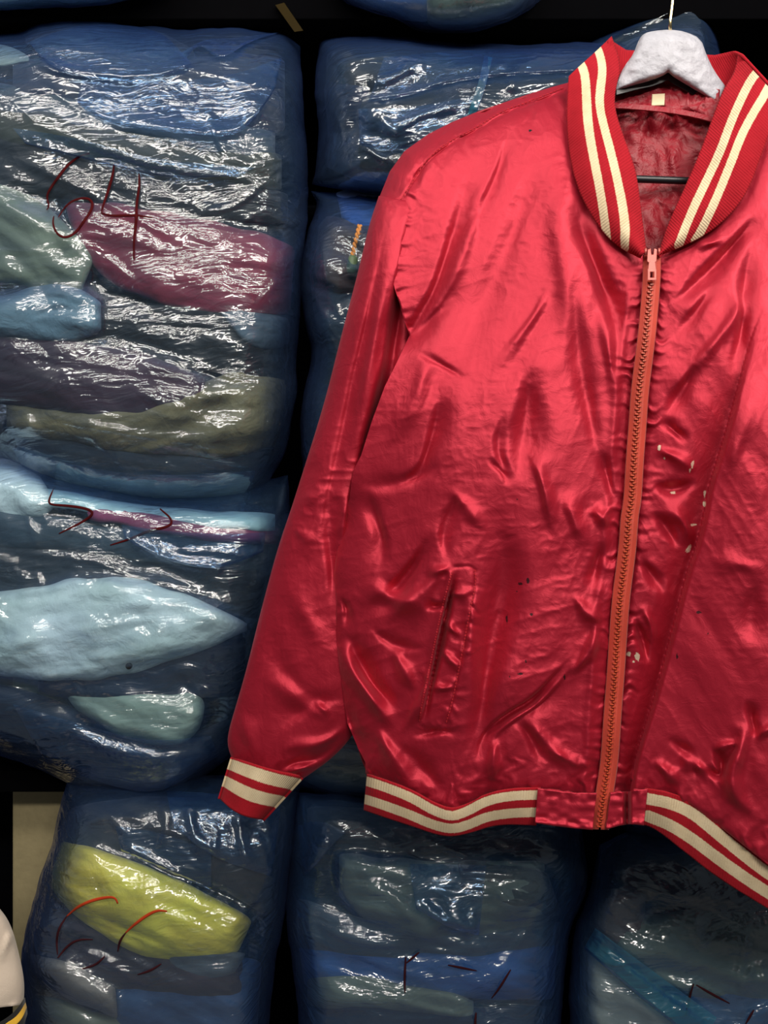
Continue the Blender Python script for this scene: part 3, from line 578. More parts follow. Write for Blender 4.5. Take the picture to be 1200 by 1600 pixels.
# bags behind the jacket
bag('F', 'blue bag of black clothes directly behind the left shoulder of the red jacket', 'clothes_bag',
    [(500, 62), (600, 52), (700, 66), (800, 70), (880, 66), (1000, 62)], [(1000, 62), (1010, 200), (1000, 320)], [(486, 290), (560, 305), (700, 320), (1000, 320)],
    [(500, 62), (488, 130), (500, 215), (486, 290)], 1.245, .34, [
    G('black garment at the dark top of the bag behind the left shoulder', C_black, [(510, 78), (620, 70), (760, 80), (990, 84)], [(510, 140), (620, 150), (760, 130), (990, 130)], r=.02, a=-20),
    G('charcoal puffy garment behind the left shoulder', C_char, [(560, 150), (640, 150), (740, 125), (990, 110)], [(565, 200), (640, 220), (740, 220), (990, 220)], r=.04, a=-24, w=2.4, o=.008),
    G('navy garment at the left side of the bag behind the left shoulder', C_navy, [(500, 130), (540, 130), (580, 140)], [(495, 250), (540, 270), (590, 280)], r=.02, a=-60),
    G('black garment at the bottom of the bag behind the left shoulder', C_black, [(560, 205), (660, 215), (980, 220)], [(545, 262), (660, 300), (980, 300)], r=.028, a=20),
    ], F4_, ang=-28, amp=1.3, seed=66, flaps=[([(600, 90), (700, 80), (800, 75), (980, 78)], [(575, 160), (640, 150), (730, 120), (960, 110)], .008), ([(560, 170), (640, 170), (740, 150)], [(562, 226), (620, 240), (720, 200)], .010), ([(757, 86), (748, 130), (728, 185)], [(770, 90), (760, 132), (741, 188)], .006, BAND)], creases=[([(572, 142), (620, 122), (668, 84)], 10, 5, 12), ([(578, 160), (640, 130), (675, 80)], 5, 4, 8), ([(610, 210), (650, 180), (700, 170), (725, 150)], 9, 5, 9),
             ([(560, 225), (590, 245), (615, 258)], 9, 4, 7), ([(615, 228), (640, 225), (660, 215)], 7, 3, 5), ([(600, 180), (605, 205), (625, 210)], 7, 5, 8), ([(800, 150), (802, 110), (840, 95), (860, 80)], 8, 4, 8), ([(735, 180), (745, 130), (760, 95)], 9, 5, 9),
             ([(700, 120), (730, 100), (780, 110), (800, 80)], 7, 4, 7)])
bag('G', 'blue bag with brown clothes and an orange cord, beside the left sleeve', 'clothes_bag',
    [(486, 296), (560, 300), (640, 306), (760, 306)], [(760, 306), (765, 500), (760, 780)], [(476, 775), (560, 800), (760, 780)],
    [(486, 296), (500, 322), (473, 370), (469, 450), (480, 515), (492, 552), (472, 620), (470, 700), (476, 775)], 1.25, .34, [
    G('bright blue garment at the top of the bag beside the left sleeve', C_royal, [(524, 300), (580, 300), (740, 310)], [(535, 345), (580, 375), (740, 375)], r=.03, a=20, w=2),
    G('brown garment behind the orange cord', C_brown, [(500, 335), (530, 340), (570, 362), (740, 370)], [(490, 430), (530, 455), (570, 470), (740, 470)], r=.035, a=30, w=3, o=.004),
    G('dark slate garment below the brown one beside the left sleeve', C_slate, [(478, 445), (530, 460), (740, 470)], [(482, 520), (530, 545), (740, 550)], r=.03, a=30, w=2),
    G('black garment at the waist of the bag beside the left sleeve', C_black, [(500, 520), (560, 530), (740, 540)], [(500, 600), (560, 610), (740, 610)], r=.02),
    G('navy garment low in the bag beside the left sleeve', C_navy, [(478, 600), (560, 610), (740, 610)], [(482, 750), (560, 760), (740, 760)], r=.02, a=60),
    ], F4_, ang=55, amp=.9, seed=77, creases=[([(500, 365), (506, 420), (514, 460)], 6, 3, 5), ([(484, 440), (500, 490), (530, 505)], 6, 4, 6), ([(520, 475), (535, 500)], 7, 3, 5), ([(486, 300), (530, 312), (590, 300)], 6, 4, 8), ([(560, 318), (575, 295), (592, 285)], 7, 4, 6)])
bag('H', 'dark blue bag of grey clothes seen between the left cuff and the jacket hem', 'clothes_bag',
    [(440, 800), (560, 800), (760, 800)], [(760, 800), (770, 1000), (760, 1240)], [(450, 1226), (500, 1244), (560, 1260), (640, 1268), (760, 1250)],
    [(440, 800), (425, 900), (425, 1100), (450, 1226)], 1.27, .30, [
    G('charcoal garment glimpsed left of the jacket sleeve at mid height', C_char, [(440, 830), (560, 830), (740, 830)], [(435, 980), (560, 990), (740, 980)], r=.03),
    G('dark grey garment seen in the gap above the left cuff', C_slate, [(435, 1130), (500, 1160), (580, 1172), (740, 1172)], [(445, 1175), (500, 1188), (580, 1196), (740, 1200)], r=.02),
    G('grey-green garment seen in the gap between the left cuff and the hem', C_grn, [(445, 1186), (500, 1192), (580, 1200), (740, 1205)], [(460, 1214), (500, 1232), (570, 1246), (740, 1236)], r=.025),
    ], F3_, ang=8, amp=.5, seed=88)
bag('I', 'blue bag bottom showing just under the right hem of the jacket', 'clothes_bag',
    [(880, 830), (1050, 830), (1300, 830)], [(1300, 830), (1310, 1100), (1300, 1400)], [(900, 1220), (966, 1286), (1010, 1335), (1073, 1366), (1130, 1374), (1200, 1390), (1300, 1400)],
    [(880, 830), (870, 1000), (900, 1220)], 1.25, .32, [
    G('slate garment showing under the right hem of the jacket', C_slate, [(900, 1190), (1000, 1230), (1280, 1250)], [(930, 1230), (1010, 1310), (1280, 1370)], r=.03),
    ], F3_, ang=30, amp=.5, seed=99)
bag('J', 'bag bottom with camouflage cloth hanging over the top shelf edge', 'clothes_bag',
    [(500, -260), (680, -270), (860, -260)], [(860, -260), (875, -120), (856, 0)], [(505, -12), (560, 20), (640, 44), (690, 56), (766, 50), (815, 32), (856, 0)],
    [(500, -260), (492, -120), (505, -12)], 1.24, .34, [
    G('camouflage garment at the bottom of the bag on the top shelf', C_camo, [(665, -60), (740, -60), (850, -70)], [(668, 40), (740, 44), (835, 5)], r=.03, o=.008),
    G('blue garment at the left of the bag on the top shelf', C_blue, [(510, -60), (580, -60), (670, -60)], [(530, -8), (590, 18), (672, 34)], r=.025),
    ], F4_, ang=10, amp=.7, seed=110)
bag('K', 'teal blue bag bottom at the top left corner', 'clothes_bag',
    [(-120, -300), (100, -310), (300, -300)], [(300, -300), (320, -150), (285, -5)], [(-110, 22), (0, 24), (90, 22), (180, 12), (285, -5)],
    [(-120, -300), (-130, -150), (-110, 22)], 1.25, .34, [
    G('teal garment in the bag at the top left corner', C_steel, [(-100, -100), (100, -110), (290, -110)], [(-90, 10), (90, 8), (250, -12)], r=.025)], F5_, ang=5, amp=.6, seed=121)
bag('L', 'dark blue knotted bag behind the hanger', 'clothes_bag',
    [(900, 70), (960, 40), (1020, -10), (1080, -40), (1115, 20)], [(1115, 20), (1135, 120), (1130, 260)], [(915, 260), (1020, 270), (1130, 260)],
    [(900, 70), (905, 150), (915, 260)], 1.33, .28, [
    G('navy garment in the knotted bag behind the hanger', C_navy, [(930, 90), (1020, 60), (1100, 50)], [(930, 240), (1020, 240), (1110, 240)], r=.03, w=2)], F4_, ang=-30, amp=1.1, seed=132, creases=[([(915, 75), (980, 50), (1080, 0)], 7, 5, 10)])

# ------------------------------------------------------------------ the red satin jacket
def YJ(px, py):
    """mean depth of the hanging jacket front"""
    up = np.clip(620 - py, 0, 600) / 490.0
    return 1.035 - np.clip(px - 350, -100, 1300) / 850 * .115 + .060 * up ** 2
jacket = root('satin_jacket', P1(980, 1300, 1.0), 'red satin bomber jacket with cream-striped collar, cuff and hem, hung on the white hanger', 'jacket')

def Y0(px, py): return YJ(A(px, float), A(py, float))
def gathers(x, y, pts, side, w, per, amp, seed=0, off=0):
    """little puckers square to a seam, on one side of it"""
    d, a = polyd(x, y, smoothpoly(pts, 2)); L = np.hypot(*(A(pts, float)[1:] - A(pts, float)[:-1]).T).sum()
    d = d * side - off; s = a * L
    wv = sn(s / per + .8 * sn(d / 14 + 3, s / 40, seed), d / 60, seed + 1)
    env = smooth(d / 2.0) * np.exp(-np.clip(d, 0, 1e9) / w) * (.45 + .9 * vnoise(s / 45, d * 0, seed + 3))
    return np.where(d > 0, wv * amp * env, 0)
def wrinkles(x, y, seed, ang=-62, amp=1.0):
    u, v = rot(x, y, ang)
    h = 2.6 * sn(u / 170, v / 48, seed) + 1.3 * sn(u / 95, v / 26, seed + 1) + .45 * ridged(u / 60, v / 17, seed + 2)
    u2, v2 = rot(x, y, ang + 50); h = h + .5 * ridged(u2 / 75, v2 / 22, seed + 4) + .9 * sn(u2 / 120, v2 / 50, seed + 5)
    m = smooth((sn(x / 90, y / 90, seed + 7) + .4))
    h = h + m * (.35 * ridged(x / 17, y / 12, seed + 8) + .16 * ridged(u / 9, v / 7, seed + 9))
    return h * amp

ZIP = [(1018, 398), (1018, 432), (1015, 472), (1009, 535), (999, 610), (996, 660), (991, 722), (988, 782), (983, 806), (980, 858), (970, 930), (965, 995), (962, 1047), (957, 1109), (952, 1190), (944, 1239), (937, 1296)]
zy = A([p[1] for p in ZIP], float); zx = A([p[0] for p in ZIP], float)
def zipx(y): return np.interp(y, zy, zx)
SHO = [(892, 128), (862, 136), (823, 148), (785, 161), (747, 174), (708, 190), (670, 209), (632, 236), (609, 268), (592, 310)]
LEFT = SHO + [(628, 323), (620, 371), (612, 405), (611, 429), (617, 452), (625, 476), (631, 500), (640, 524), (620, 566), (601, 604), (581, 658), (564, 712), (552, 735), (549, 752), (546, 780), (534, 830), (525, 870), (522, 895), (526, 942), (524, 990), (533, 1060), (543, 1142), (560, 1194), (571, 1216)]
NECKL = [(892, 128), (890, 180), (895, 240), (905, 284), (923, 322), (947, 356), (971, 376), (1001, 391)]
ly_ = A([p[1] for p in LEFT], float); lx_ = A([p[0] for p in LEFT], float)

def body_left():
    ys = np.concatenate([np.linspace(128, 330, 110), np.arange(332, 1236, 2.0)])
    rp = NECKL + [(zipx(y) - 10, y) for y in (400, 432, 472, 535, 610, 660, 722, 806, 858, 930, 995, 1047, 1109, 1190, 1236)]
    ry, rx = A([p[1] for p in rp], float), A([p[0] for p in rp], float)
    xl, xr = np.interp(ys, ly_, lx_), np.interp(ys, ry, rx)
    n = 235; r = np.linspace(-1, 1, n); U = (np.sign(r) * (1 - (1 - np.abs(r)) ** 1.25) + 1) / 2
    x = xl[:, None] + (xr - xl)[:, None] * U[None]; y = ys[:, None] + 0 * x
    # lower hem line
    hx = A([560, 574, 605, 643, 674, 706, 730, 760, 800, 842, 880, 945.]); hy = A([1208, 1212, 1223, 1237, 1256, 1268, 1260, 1243, 1235, 1236, 1244, 1246.])
    bot = np.interp(x, hx, hy); w = smooth((y - 1040) / 196) ** 1.4
    y = y + w * (bot - 1236)
    h = np.zeros(x.shape)
    # round the shoulder and the side edge backwards
    ds, _ = polyd(x, y, SHO); ds = np.abs(ds); h -= 38 * np.exp(-ds / 20)
    side = [p for p in LEFT[17:]]; de, _ = polyd(x, y, side); de = np.abs(de); h -= (24 - 16 * smooth((y - 500) / 60) * smooth((830 - y) / 80)) * np.exp(-(de / 20)) ; h += 12 * np.exp(-de / 40) * smooth((y - 480) / 80) * smooth((820 - y) / 120)
    dn, _ = polyd(x, y, NECKL); h -= 5 * np.exp(-(np.abs(dn) / 16) ** 2)
    h += 26 * smooth((x - 540) / 180) * smooth((1010 - x) / 200) * smooth((y - 420) / 300) * (1 - .5 * smooth((y - 1050) / 190))
    # yoke seam
    YOKE = [(624, 318), (647, 281), (670, 249), (708, 222), (747, 203), (785, 178), (823, 165), (881, 142)]
    h += fold(x, y, YOKE, -2.4, 2.2, ends=0) + fold(x, y, [(a, b - 6) for a, b in YOKE], -1.0, 1.5, ends=0) + fold(x, y, [(a - 2, b - 3) for a, b in YOKE], 1.3, 2.5, ends=0)
    h += gathers(x, y, YOKE, 1, 30, 13, 2.6, 3) + gathers(x, y, YOKE, -1, 30, 13, 2.6, 5)
    fl = [  # (points, amp mm, width +, width -, mode)
        ([(748, 232), (722, 325), (706, 375), (679, 456), (655, 495), (621, 566), (590, 620)], -7, 9, 20, 'ridge'),
        ([(775, 240), (745, 330), (720, 400), (690, 470), (650, 540)], 4.5, 16, 10, 'ridge'),
        ([(722, 420), (700, 470), (668, 505), (640, 545)], -4, 7, 14, 'ridge'),
        ([(640, 300), (660, 262), (668, 250)], -4, 6, 9, 'ridge'),
        ([(800, 190), (770, 300), (720, 360), (700, 372)], -3, 6, 10, 'ridge'),
        ([(850, 200), (815, 330), (770, 450), (720, 560), (640, 660)], -4, 22, 16, 'ridge'),
        ([(868, 420), (845, 480), (800, 540), (765, 590)], 3.2, 6, 9, 'ridge'),
        ([(880, 180), (870, 300), (880, 420), (905, 520), (925, 640)], 5, 22, 30, 'ridge'),
        ([(893, 300), (912, 370), (934, 425), (965, 510), (975, 560)], -9, 12, 17, 'ridge'),
        ([(896, 420), (900, 500), (906, 580), (926, 672), (940, 740)], -6, 12, 14, 'ridge'),
        ([(935, 440), (950, 530), (958, 600), (965, 640)], 4, 9, 9, 'ridge'),
        ([(838, 560), (826, 600), (824, 640), (816, 700), (812, 760)], -9, 16, 24, 'ridge'),
        ([(790, 640), (775, 700), (790, 735), (800, 760)], -4, 6, 10, 'ridge'),
        ([(818, 722), (832, 708), (850, 760), (868, 840)], 5, 7, 12, 'ridge'),
        ([(690, 600), (686, 650), (670, 700), (655, 740), (620, 755)], -6, 7, 15, 'ridge'),
        ([(668, 540), (660, 600), (640, 650), (600, 700)], 4, 14, 14, 'ridge'),
        ([(640, 545), (700, 575), (735, 598)], -2, 4, 6, 'ridge'),
        ([(552, 750), (590, 762), (630, 755), (700, 720)], -3, 8, 12, 'ridge'),
        ([(566, 760), (585, 800), (600, 850), (590, 900)], -5, 14, 8, 'ridge'),
        ([(760, 715), (785, 738), (795, 760)], -3, 3, 6, 'ridge'),
        ([(720, 760), (700, 810), (690, 850), (708, 880)], -4, 8, 12, 'ridge'),
        ([(680, 830), (648, 880), (620, 920), (575, 960)], -7, 9, 16, 'ridge'),
        ([(700, 870), (670, 920), (640, 930), (600, 980)], 5, 9, 12, 'ridge'),
        ([(790, 780), (775, 830), (790, 860), (784, 940), (768, 1010), (755, 1090), (745, 1180), (738, 1230)], -12, 20, 22, 'ridge'),
        ([(735, 870), (740, 930), (735, 1000), (725, 1090)], 5, 14, 14, 'ridge'),
        ([(898, 1022), (868, 1055), (835, 1090), (795, 1112), (765, 1135), (750, 1160), (745, 1195)], -8, 2.5, 22, 'ridge'),
        ([(905, 1026), (875, 1062), (842, 1100), (800, 1125), (770, 1150), (757, 1190)], 5, 8, 3, 'ridge'),
        ([(934, 972), (925, 1010), (905, 1042), (886, 1054)], 6, 7, 8, 'ridge'),
        ([(895, 925), (915, 958), (946, 975)], 5, 8, 10, 'ridge'),
        ([(950, 840), (930, 880), (925, 930)], -5, 9, 12, 'ridge'),
        ([(800, 1120), (830, 1150), (850, 1200)], -4, 7, 10, 'ridge'),
        ([(775, 1150), (770, 1190), (768, 1225)], 6, 8, 7, 'ridge'),
        ([(820, 1120), (860, 1170), (900, 1210)], 4, 8, 10, 'ridge'),
        ([(850, 1165), (890, 1190), (930, 1200)], 3, 5, 8, 'ridge'),
        ([(527, 985), (540, 1030), (563, 1068), (590, 1105), (624, 1150)], 9, 12, 11, 'ridge'),
        ([(545, 985), (562, 1040), (595, 1085), (628, 1110)], -9, 8, 14, 'ridge'),
        ([(612, 1010), (632, 1050), (650, 1080)], 5, 9, 9, 'ridge'),
        ([(575, 975), (600, 1000), (640, 1015), (670, 1010)], -3, 6, 9, 'ridge'),
        ([(560, 900), (600, 930), (650, 945), (690, 925)], 6, 16, 12, 'ridge'),
        ([(660, 945), (690, 950), (705, 940)], -5, 5, 8, 'ridge'),
        ([(650, 1040), (675, 1060), (655, 1100), (625, 1150)], 5, 6, 9, 'ridge'),
        ([(535, 1080), (555, 1150), (575, 1195)], -5, 8, 12, 'ridge'),
        ([(580, 1120), (610, 1180), (650, 1235)], 5, 12, 10, 'ridge'),
        ([(620, 1160), (660, 1200), (700, 1245)], -4, 12, 12, 'ridge'),
        ([(690, 960), (705, 985), (725, 995)], 3.5, 4, 6, 'ridge'), ([(688, 1010), (705, 1035), (722, 1045)], 3.5, 4, 6, 'ridge'), ([(672, 1070), (690, 1078), (715, 1070)], 3.5, 4, 6, 'ridge'),
        ([(700, 925), (720, 930), (738, 925)], 3, 5, 6, 'ridge'), ([(665, 900), (690, 890), (708, 888)], 4, 5, 8, 'ridge'),
        ([(530, 930), (545, 955), (538, 985)], -4, 5, 6, 'ridge'), ([(640, 1150), (700, 1140), (720, 1150)], -4, 5, 6, 'ridge'),
        ([(700, 760), (735, 800), (760, 830)], 3, 8, 10, 'ridge'), ([(880, 760), (900, 820), (920, 860)], 4, 10, 14, 'ridge'),
        ([(935, 700), (950, 740), (955, 790)], -5, 8, 8, 'ridge'), ([(925, 790), (940, 810), (955, 815)], 5, 9, 9, 'ridge'),
    ]
    for p, a, w1, w2, m in fl: h += fold(x, y, p, a * 1.9, w1, w2, m)
    calm = 1 - .75 * np.exp(-np.minimum(np.abs(x - xr[:, None]), 200) / 12)
    h += wrinkles(x, y, 31, -66, .75) * (1 + .5 * smooth((y - 700) / 300))
    Z = [(zipx(v) - 10, v) for v in range(395, 1240, 40)]
    h += gathers(x, y, Z, 1, 17, 7.5, 4.2, 41) + 3.2 * np.exp(-((x - xr[:, None] + 26) / 7) ** 2) * smooth((y - 420) / 60)
    h -= 6 * np.exp(-np.abs(x - xr[:, None]) / 6) * (y > 395)
    hem = [(a, b) for a, b in zip(hx, hy)]
    h += gathers(x, y, hem, -1, 36, 11, 4.0, 51) - 5 * np.exp(-np.abs(y - np.interp(x, hx, hy)) / 6)
    arm = LEFT[10:18]; h += gathers(x, y, arm, -1, 18, 8, 3.2, 61)
    low = LEFT[26:]; h += gathers(x, y, low, -1, 16, 10, 3.2, 63)
    # pocket: raised welt, slit, stitched edge
    PK = [(710, 888), (700, 925), (688, 975), (676, 1035), (664, 1090), (657, 1130)]
    h += fold(x, y, [(a - 2, b) for a, b in PK], 6.0, 6, 1.5, ends=.06) + fold(x, y, [(a + 4, b) for a, b in PK], -26.0, 2.0, 5.5, ends=.3)
    ST = [(712, 886), (742, 884), (744, 912), (735, 950), (726, 1000), (716, 1050), (706, 1100), (697, 1130), (680, 1142), (655, 1134)]
    h += fold(x, y, ST, -1.6, 2.2, ends=0) + gathers(x, y, ST[2:8], 1, 14, 8, 3.4, 71) + gathers(x, y, ST[2:8], -1, 12, 8, 2.6, 72)
    h += 1.6 * np.exp(-((y - 1138) / 10) ** 2) * np.exp(-((x - 680) / 30) ** 2) * sn(x / 6, y / 6, 75)
    Yf = Y0(x, y) - h * .001
    Yb = Y0(x, y) + .034 + 0 * x
    spot = np.zeros(x.shape)
    for cx, cy, rx_, ry_ in ((813, 912, 5, 3), (825, 907, 3, 6), (792, 967, 2, 10), (830, 960, 3, 3), (813, 1053, 6, 2.5), (796, 1057, 2, 2), (882, 1058, 2, 6), (822, 1033, 2, 4), (807, 924, 2, 2), (808, 780, 2, 2)):
        spot = np.maximum(spot, np.exp(-(((x - cx) / rx_) ** 2 + ((y - cy) / ry_) ** 2)))
    closed_sheet('front_panel', x, y, Yf, np.maximum(Yb, Yf + .002), M_satin, jacket, {'stain': 0 * x, 'spot': spot})
    return Raster(x, y, Yf)
RL = body_left()

NECKR = [(1200, 128), (1199, 180), (1197, 207), (1186, 240), (1163, 300), (1130, 339), (1090, 368), (1033, 393)]
HEMR = [(975, 1244), (1013, 1241), (1048, 1246), (1080, 1259), (1111, 1283), (1143, 1308), (1200, 1353), (1300, 1410), (1440, 1450), (1560, 1440)]
def body_right():
    ys = np.concatenate([np.linspace(140, 390, 110), np.arange(392, 1246, 2.0)])
    lp = NECKR + [(zipx(y) + 11, y) for y in (400, 432, 472, 535, 610, 660, 722, 806, 858, 930, 995, 1047, 1109, 1190, 1246)]
    ly, lx = A([p[1] for p in lp], float), A([p[0] for p in lp], float)
    rp = [(1206, 140), (1260, 160), (1330, 188), (1400, 225), (1450, 290), (1462, 400), (1455, 560), (1480, 800), (1500, 1000), (1490, 1246)]
    rx = np.interp(ys, [p[1] for p in rp], [p[0] for p in rp]); xl = np.interp(ys, ly, lx)
    U = np.linspace(0, 1, 220) ** 1.35
    x = xl[:, None] + (rx - xl)[:, None] * U[None]; y = ys[:, None] + 0 * x
    hp = A(HEMR, float); w = smooth((y - 900) / 346) ** 1.3
    y = y + w * (np.interp(x, hp[:, 0], hp[:, 1]) - 1246)
    h = np.zeros(x.shape)
    dn, _ = polyd(x, y, NECKR); h -= 5 * np.exp(-(np.abs(dn) / 16) ** 2)
    h += 30 * smooth((x - 1010) / 200) * smooth((1500 - x) / 150) * smooth((y - 380) / 300)
    h -= 45 * np.exp(-np.abs(rx[:, None] - x) / 30)
    OV = [(1196, 470), (1168, 547), (1140, 657), (1122, 715), (1106, 766), (1100, 806), (1087, 857), (1074, 891), (1048, 995), (1022, 1092), (1008, 1135), (994, 1180), (986, 1215), (984, 1262)]
    d, a = polyd(x, y, smoothpoly(OV, 2)); amp = smooth((y - 470) / 220) * 20
    h += np.where(d < 0, amp * 1.2 * np.exp(-np.abs(d) / 260), -amp * .8 * np.exp(-(np.abs(d) / 34) ** 2)) * np.where(d < 0, .55 + .45 * smooth(np.abs(d) / 9), 1)
    fl = [([(1190, 330), (1140, 390), (1100, 432), (1065, 463), (1045, 480)], -8, 8, 14, 'ridge'), ([(1080, 385), (1110, 380), (1135, 372)], 4, 7, 9, 'ridge'),
          ([(1200, 420), (1130, 520), (1070, 590), (1035, 612)], 4, 10, 12, 'ridge'), ([(1120, 440), (1080, 500), (1050, 530)], -4, 8, 10, 'ridge'),
          ([(1180, 370), (1165, 430), (1160, 520), (1140, 590)], -6, 8, 14, 'ridge'),
          ([(1095, 560), (1060, 620), (1035, 660)], -5, 9, 12, 'ridge'), ([(1030, 650), (1060, 680), (1080, 690)], -4, 6, 8, 'ridge'), ([(1015, 755), (1050, 768), (1090, 750)], -6, 9, 9, 'ridge'),
          ([(1020, 700), (1060, 715), (1090, 740)], 4, 8, 8, 'ridge'), ([(1015, 800), (1040, 820), (1060, 860)], -5, 7, 9, 'ridge'), ([(1030, 790), (1070, 810), (1080, 860)], 4, 9, 9, 'ridge'),
          ([(995, 870), (1020, 900), (1040, 930)], -5, 8, 9, 'ridge'), ([(990, 960), (1005, 1000), (1012, 1040)], -6, 6, 6, 'ridge'), ([(1000, 940), (1020, 980), (1022, 1020)], 4, 6, 7, 'ridge'),
          ([(1140, 1150), (1165, 1135), (1155, 1180), (1140, 1210), (1150, 1250), (1190, 1280)], 9, 10, 12, 'ridge'), ([(1110, 1165), (1130, 1190), (1125, 1215), (1100, 1195)], -7, 6, 9, 'ridge'),
          ([(1060, 1170), (1085, 1195), (1110, 1210)], 6, 8, 8, 'ridge'), ([(1020, 1185), (1050, 1215), (1065, 1230)], 5, 7, 9, 'ridge'), ([(1040, 1150), (1080, 1180), (1090, 1225)], -4, 7, 8, 'ridge'),
          ([(1110, 1175), (1140, 1163), (1160, 1160)], 4, 4, 6, 'ridge'), ([(1168, 1090), (1180, 1150), (1188, 1160)], -6, 5, 9, 'ridge'), ([(1170, 1160), (1200, 1140), (1240, 1120)], 5, 6, 9, 'ridge'),
          ([(1190, 900), (1170, 960), (1190, 1020)], -4, 16, 16, 'ridge'), ([(1105, 880), (1160, 880), (1200, 900)], 2, 10, 12, 'ridge'), ([(1180, 600), (1150, 700), (1130, 760)], 3, 14, 14, 'ridge')]
    for p, aa, w1, w2, m in fl: h += fold(x, y, p, aa * 1.8, w1, w2, m)
    h += wrinkles(x, y, 81, 58, .7)
    Z = [(zipx(v) + 11, v) for v in range(398, 1250, 40)]
    h += gathers(x, y, Z, -1, 15, 7.5, 4.2, 91) - 6 * np.exp(-np.abs(x - xl[:, None]) / 6) * (y > 395)
    h += gathers(x, y, HEMR, -1, 34, 11, 4.0, 95) - 5 * np.exp(-np.abs(y - np.interp(x, hp[:, 0], hp[:, 1])) / 6)
    st = np.zeros(x.shape); sp = np.zeros(x.shape)
    for cx, cy, rx_, ry_, an in ((1030, 700, 3, 6, 0), (1082, 725, 2.5, 9, -12), (1078, 735, 2, 4, 0), (1052, 770, 6, 3, 0), (1101, 771, 2.5, 7, 0), (1083, 820, 7, 2.5, 0), (1076, 858, 4, 9, -30), (1038, 716, 2, 3, 0),
                                (982, 1022, 4, 5, 0), (996, 1026, 6, 8, 0), (990, 1034, 3, 3, 0), (1101, 787, 3, 6, 0)):
        u, v = rot(x - cx, y - cy, -an); st = np.maximum(st, np.exp(-((u / rx_) ** 2 + (v / ry_) ** 2)))
    for cx, cy, rx_, ry_ in ((1092, 957, 5, 3), (1058, 1025, 2, 6), (1106, 990, 2, 2)): sp = np.maximum(sp, np.exp(-(((x - cx) / rx_) ** 2 + ((y - cy) / ry_) ** 2)))
    Yf = Y0(x, y) - h * .001
    closed_sheet('front_panel', x, y, Yf, np.maximum(Y0(x, y) + .034, Yf + .002), M_satin, jacket, {'stain': st, 'spot': sp})
    return Raster(x, y, Yf)
RR = body_right()

# back of the jacket, quilted lining inside it
def back_panel(name, off, mat, quilt, inset, thick=.002, bulge=.05):
    ys = np.linspace(128 + inset, 1225, 150)
    xl = np.interp(ys, ly_, lx_) + inset; xl = np.where(ys > 330, np.minimum(xl, np.interp(ys, [330, 500, 750, 1230], [640, 648, 580, 610]) + inset), xl)
    rp = [(1200, 128), (1330, 188), (1400, 225), (1450, 290), (1462, 400), (1455, 560), (1480, 800), (1500, 1300)]
    xr = np.interp(ys, [p[1] for p in rp], [p[0] for p in rp]) - inset
    U = np.linspace(0, 1, 170); x = xl[:, None] + (xr - xl)[:, None] * U; y = ys[:, None] + 0 * x
    e = pill(U[None] * 2 - 1, 3)
    neck = smooth((300 - y) / 200) * np.exp(-((x - 1035) / 260) ** 2)
    y = np.where(y < 400, y + 30 * np.exp(-((x - 1040) / 110) ** 2) * smooth((330 - y) / 200), y)
    Y = Y0(x, y) + .036 + (off - .036 + bulge * e) * smooth((ys[:, None] - 128) / 60) + 0 * neck
    if quilt:
        u, v = x + 8 * sn(x / 60, y / 60, 5), y
        Y = Y + .0075 * fac(x / 26, y / 34, 7) + .0050 * fac(x / 11, y / 19, 8) + .003 * sn(x / 70, y / 110, 9)
    else: Y = Y + .004 * sn(x / 90, y / 150, 12)
    return sheet(name, x, y, Y, mat, jacket, {'stain': 0 * x, 'spot': 0 * x}, thick=thick)
back_panel('back_panel', .075, M_satin2, False, 14, bulge=.045)
back_panel('lining', .040, M_lining, True, 9, bulge=.022)
# neck facing, binding and label at the back of the neck
def patch(name, top, bottom, depth, mat, parent, nu=60, nv=16, h=None, thick=.0015, attrs=None):
    u = np.linspace(0, 1, nu); tx, ty = resample(top, u); bx, by = resample(bottom, u); v = np.linspace(0, 1, nv)[:, None]
    x = tx + (bx - tx) * v; y = ty + (by - ty) * v; Y = Y0(x, y) + (depth(x, y) if callable(depth) else depth)
    if h is not None: Y = Y - h(x, y, np.broadcast_to(u, x.shape), np.broadcast_to(v, x.shape)) * .001
    return sheet(name, x, y, Y, mat, parent, {'stain': 0 * x, 'spot': 0 * x}, thick=thick), x, y, Y
patch('neck_facing', [(952, 118), (1000, 122), (1060, 124), (1125, 140)], [(955, 166), (1000, 166), (1060, 172), (1122, 186)], .040, M_lining, jacket, h=lambda x, y, u, v: 2.5 * ridged(x / 9, y / 12, 3))
patch('neck_binding', [(955, 160), (1000, 163), (1060, 169), (1122, 184)], [(955, 168), (1000, 171), (1060, 177), (1122, 192)], .030, M_lining, jacket, thick=.002)
lb = patch('neck_label', [(1019, 147), (1039, 146)], [(1018, 165), (1038, 164)], .0365, M_label, jacket, 12, 10)[0]; lb['label'] = 'small cream neck label'

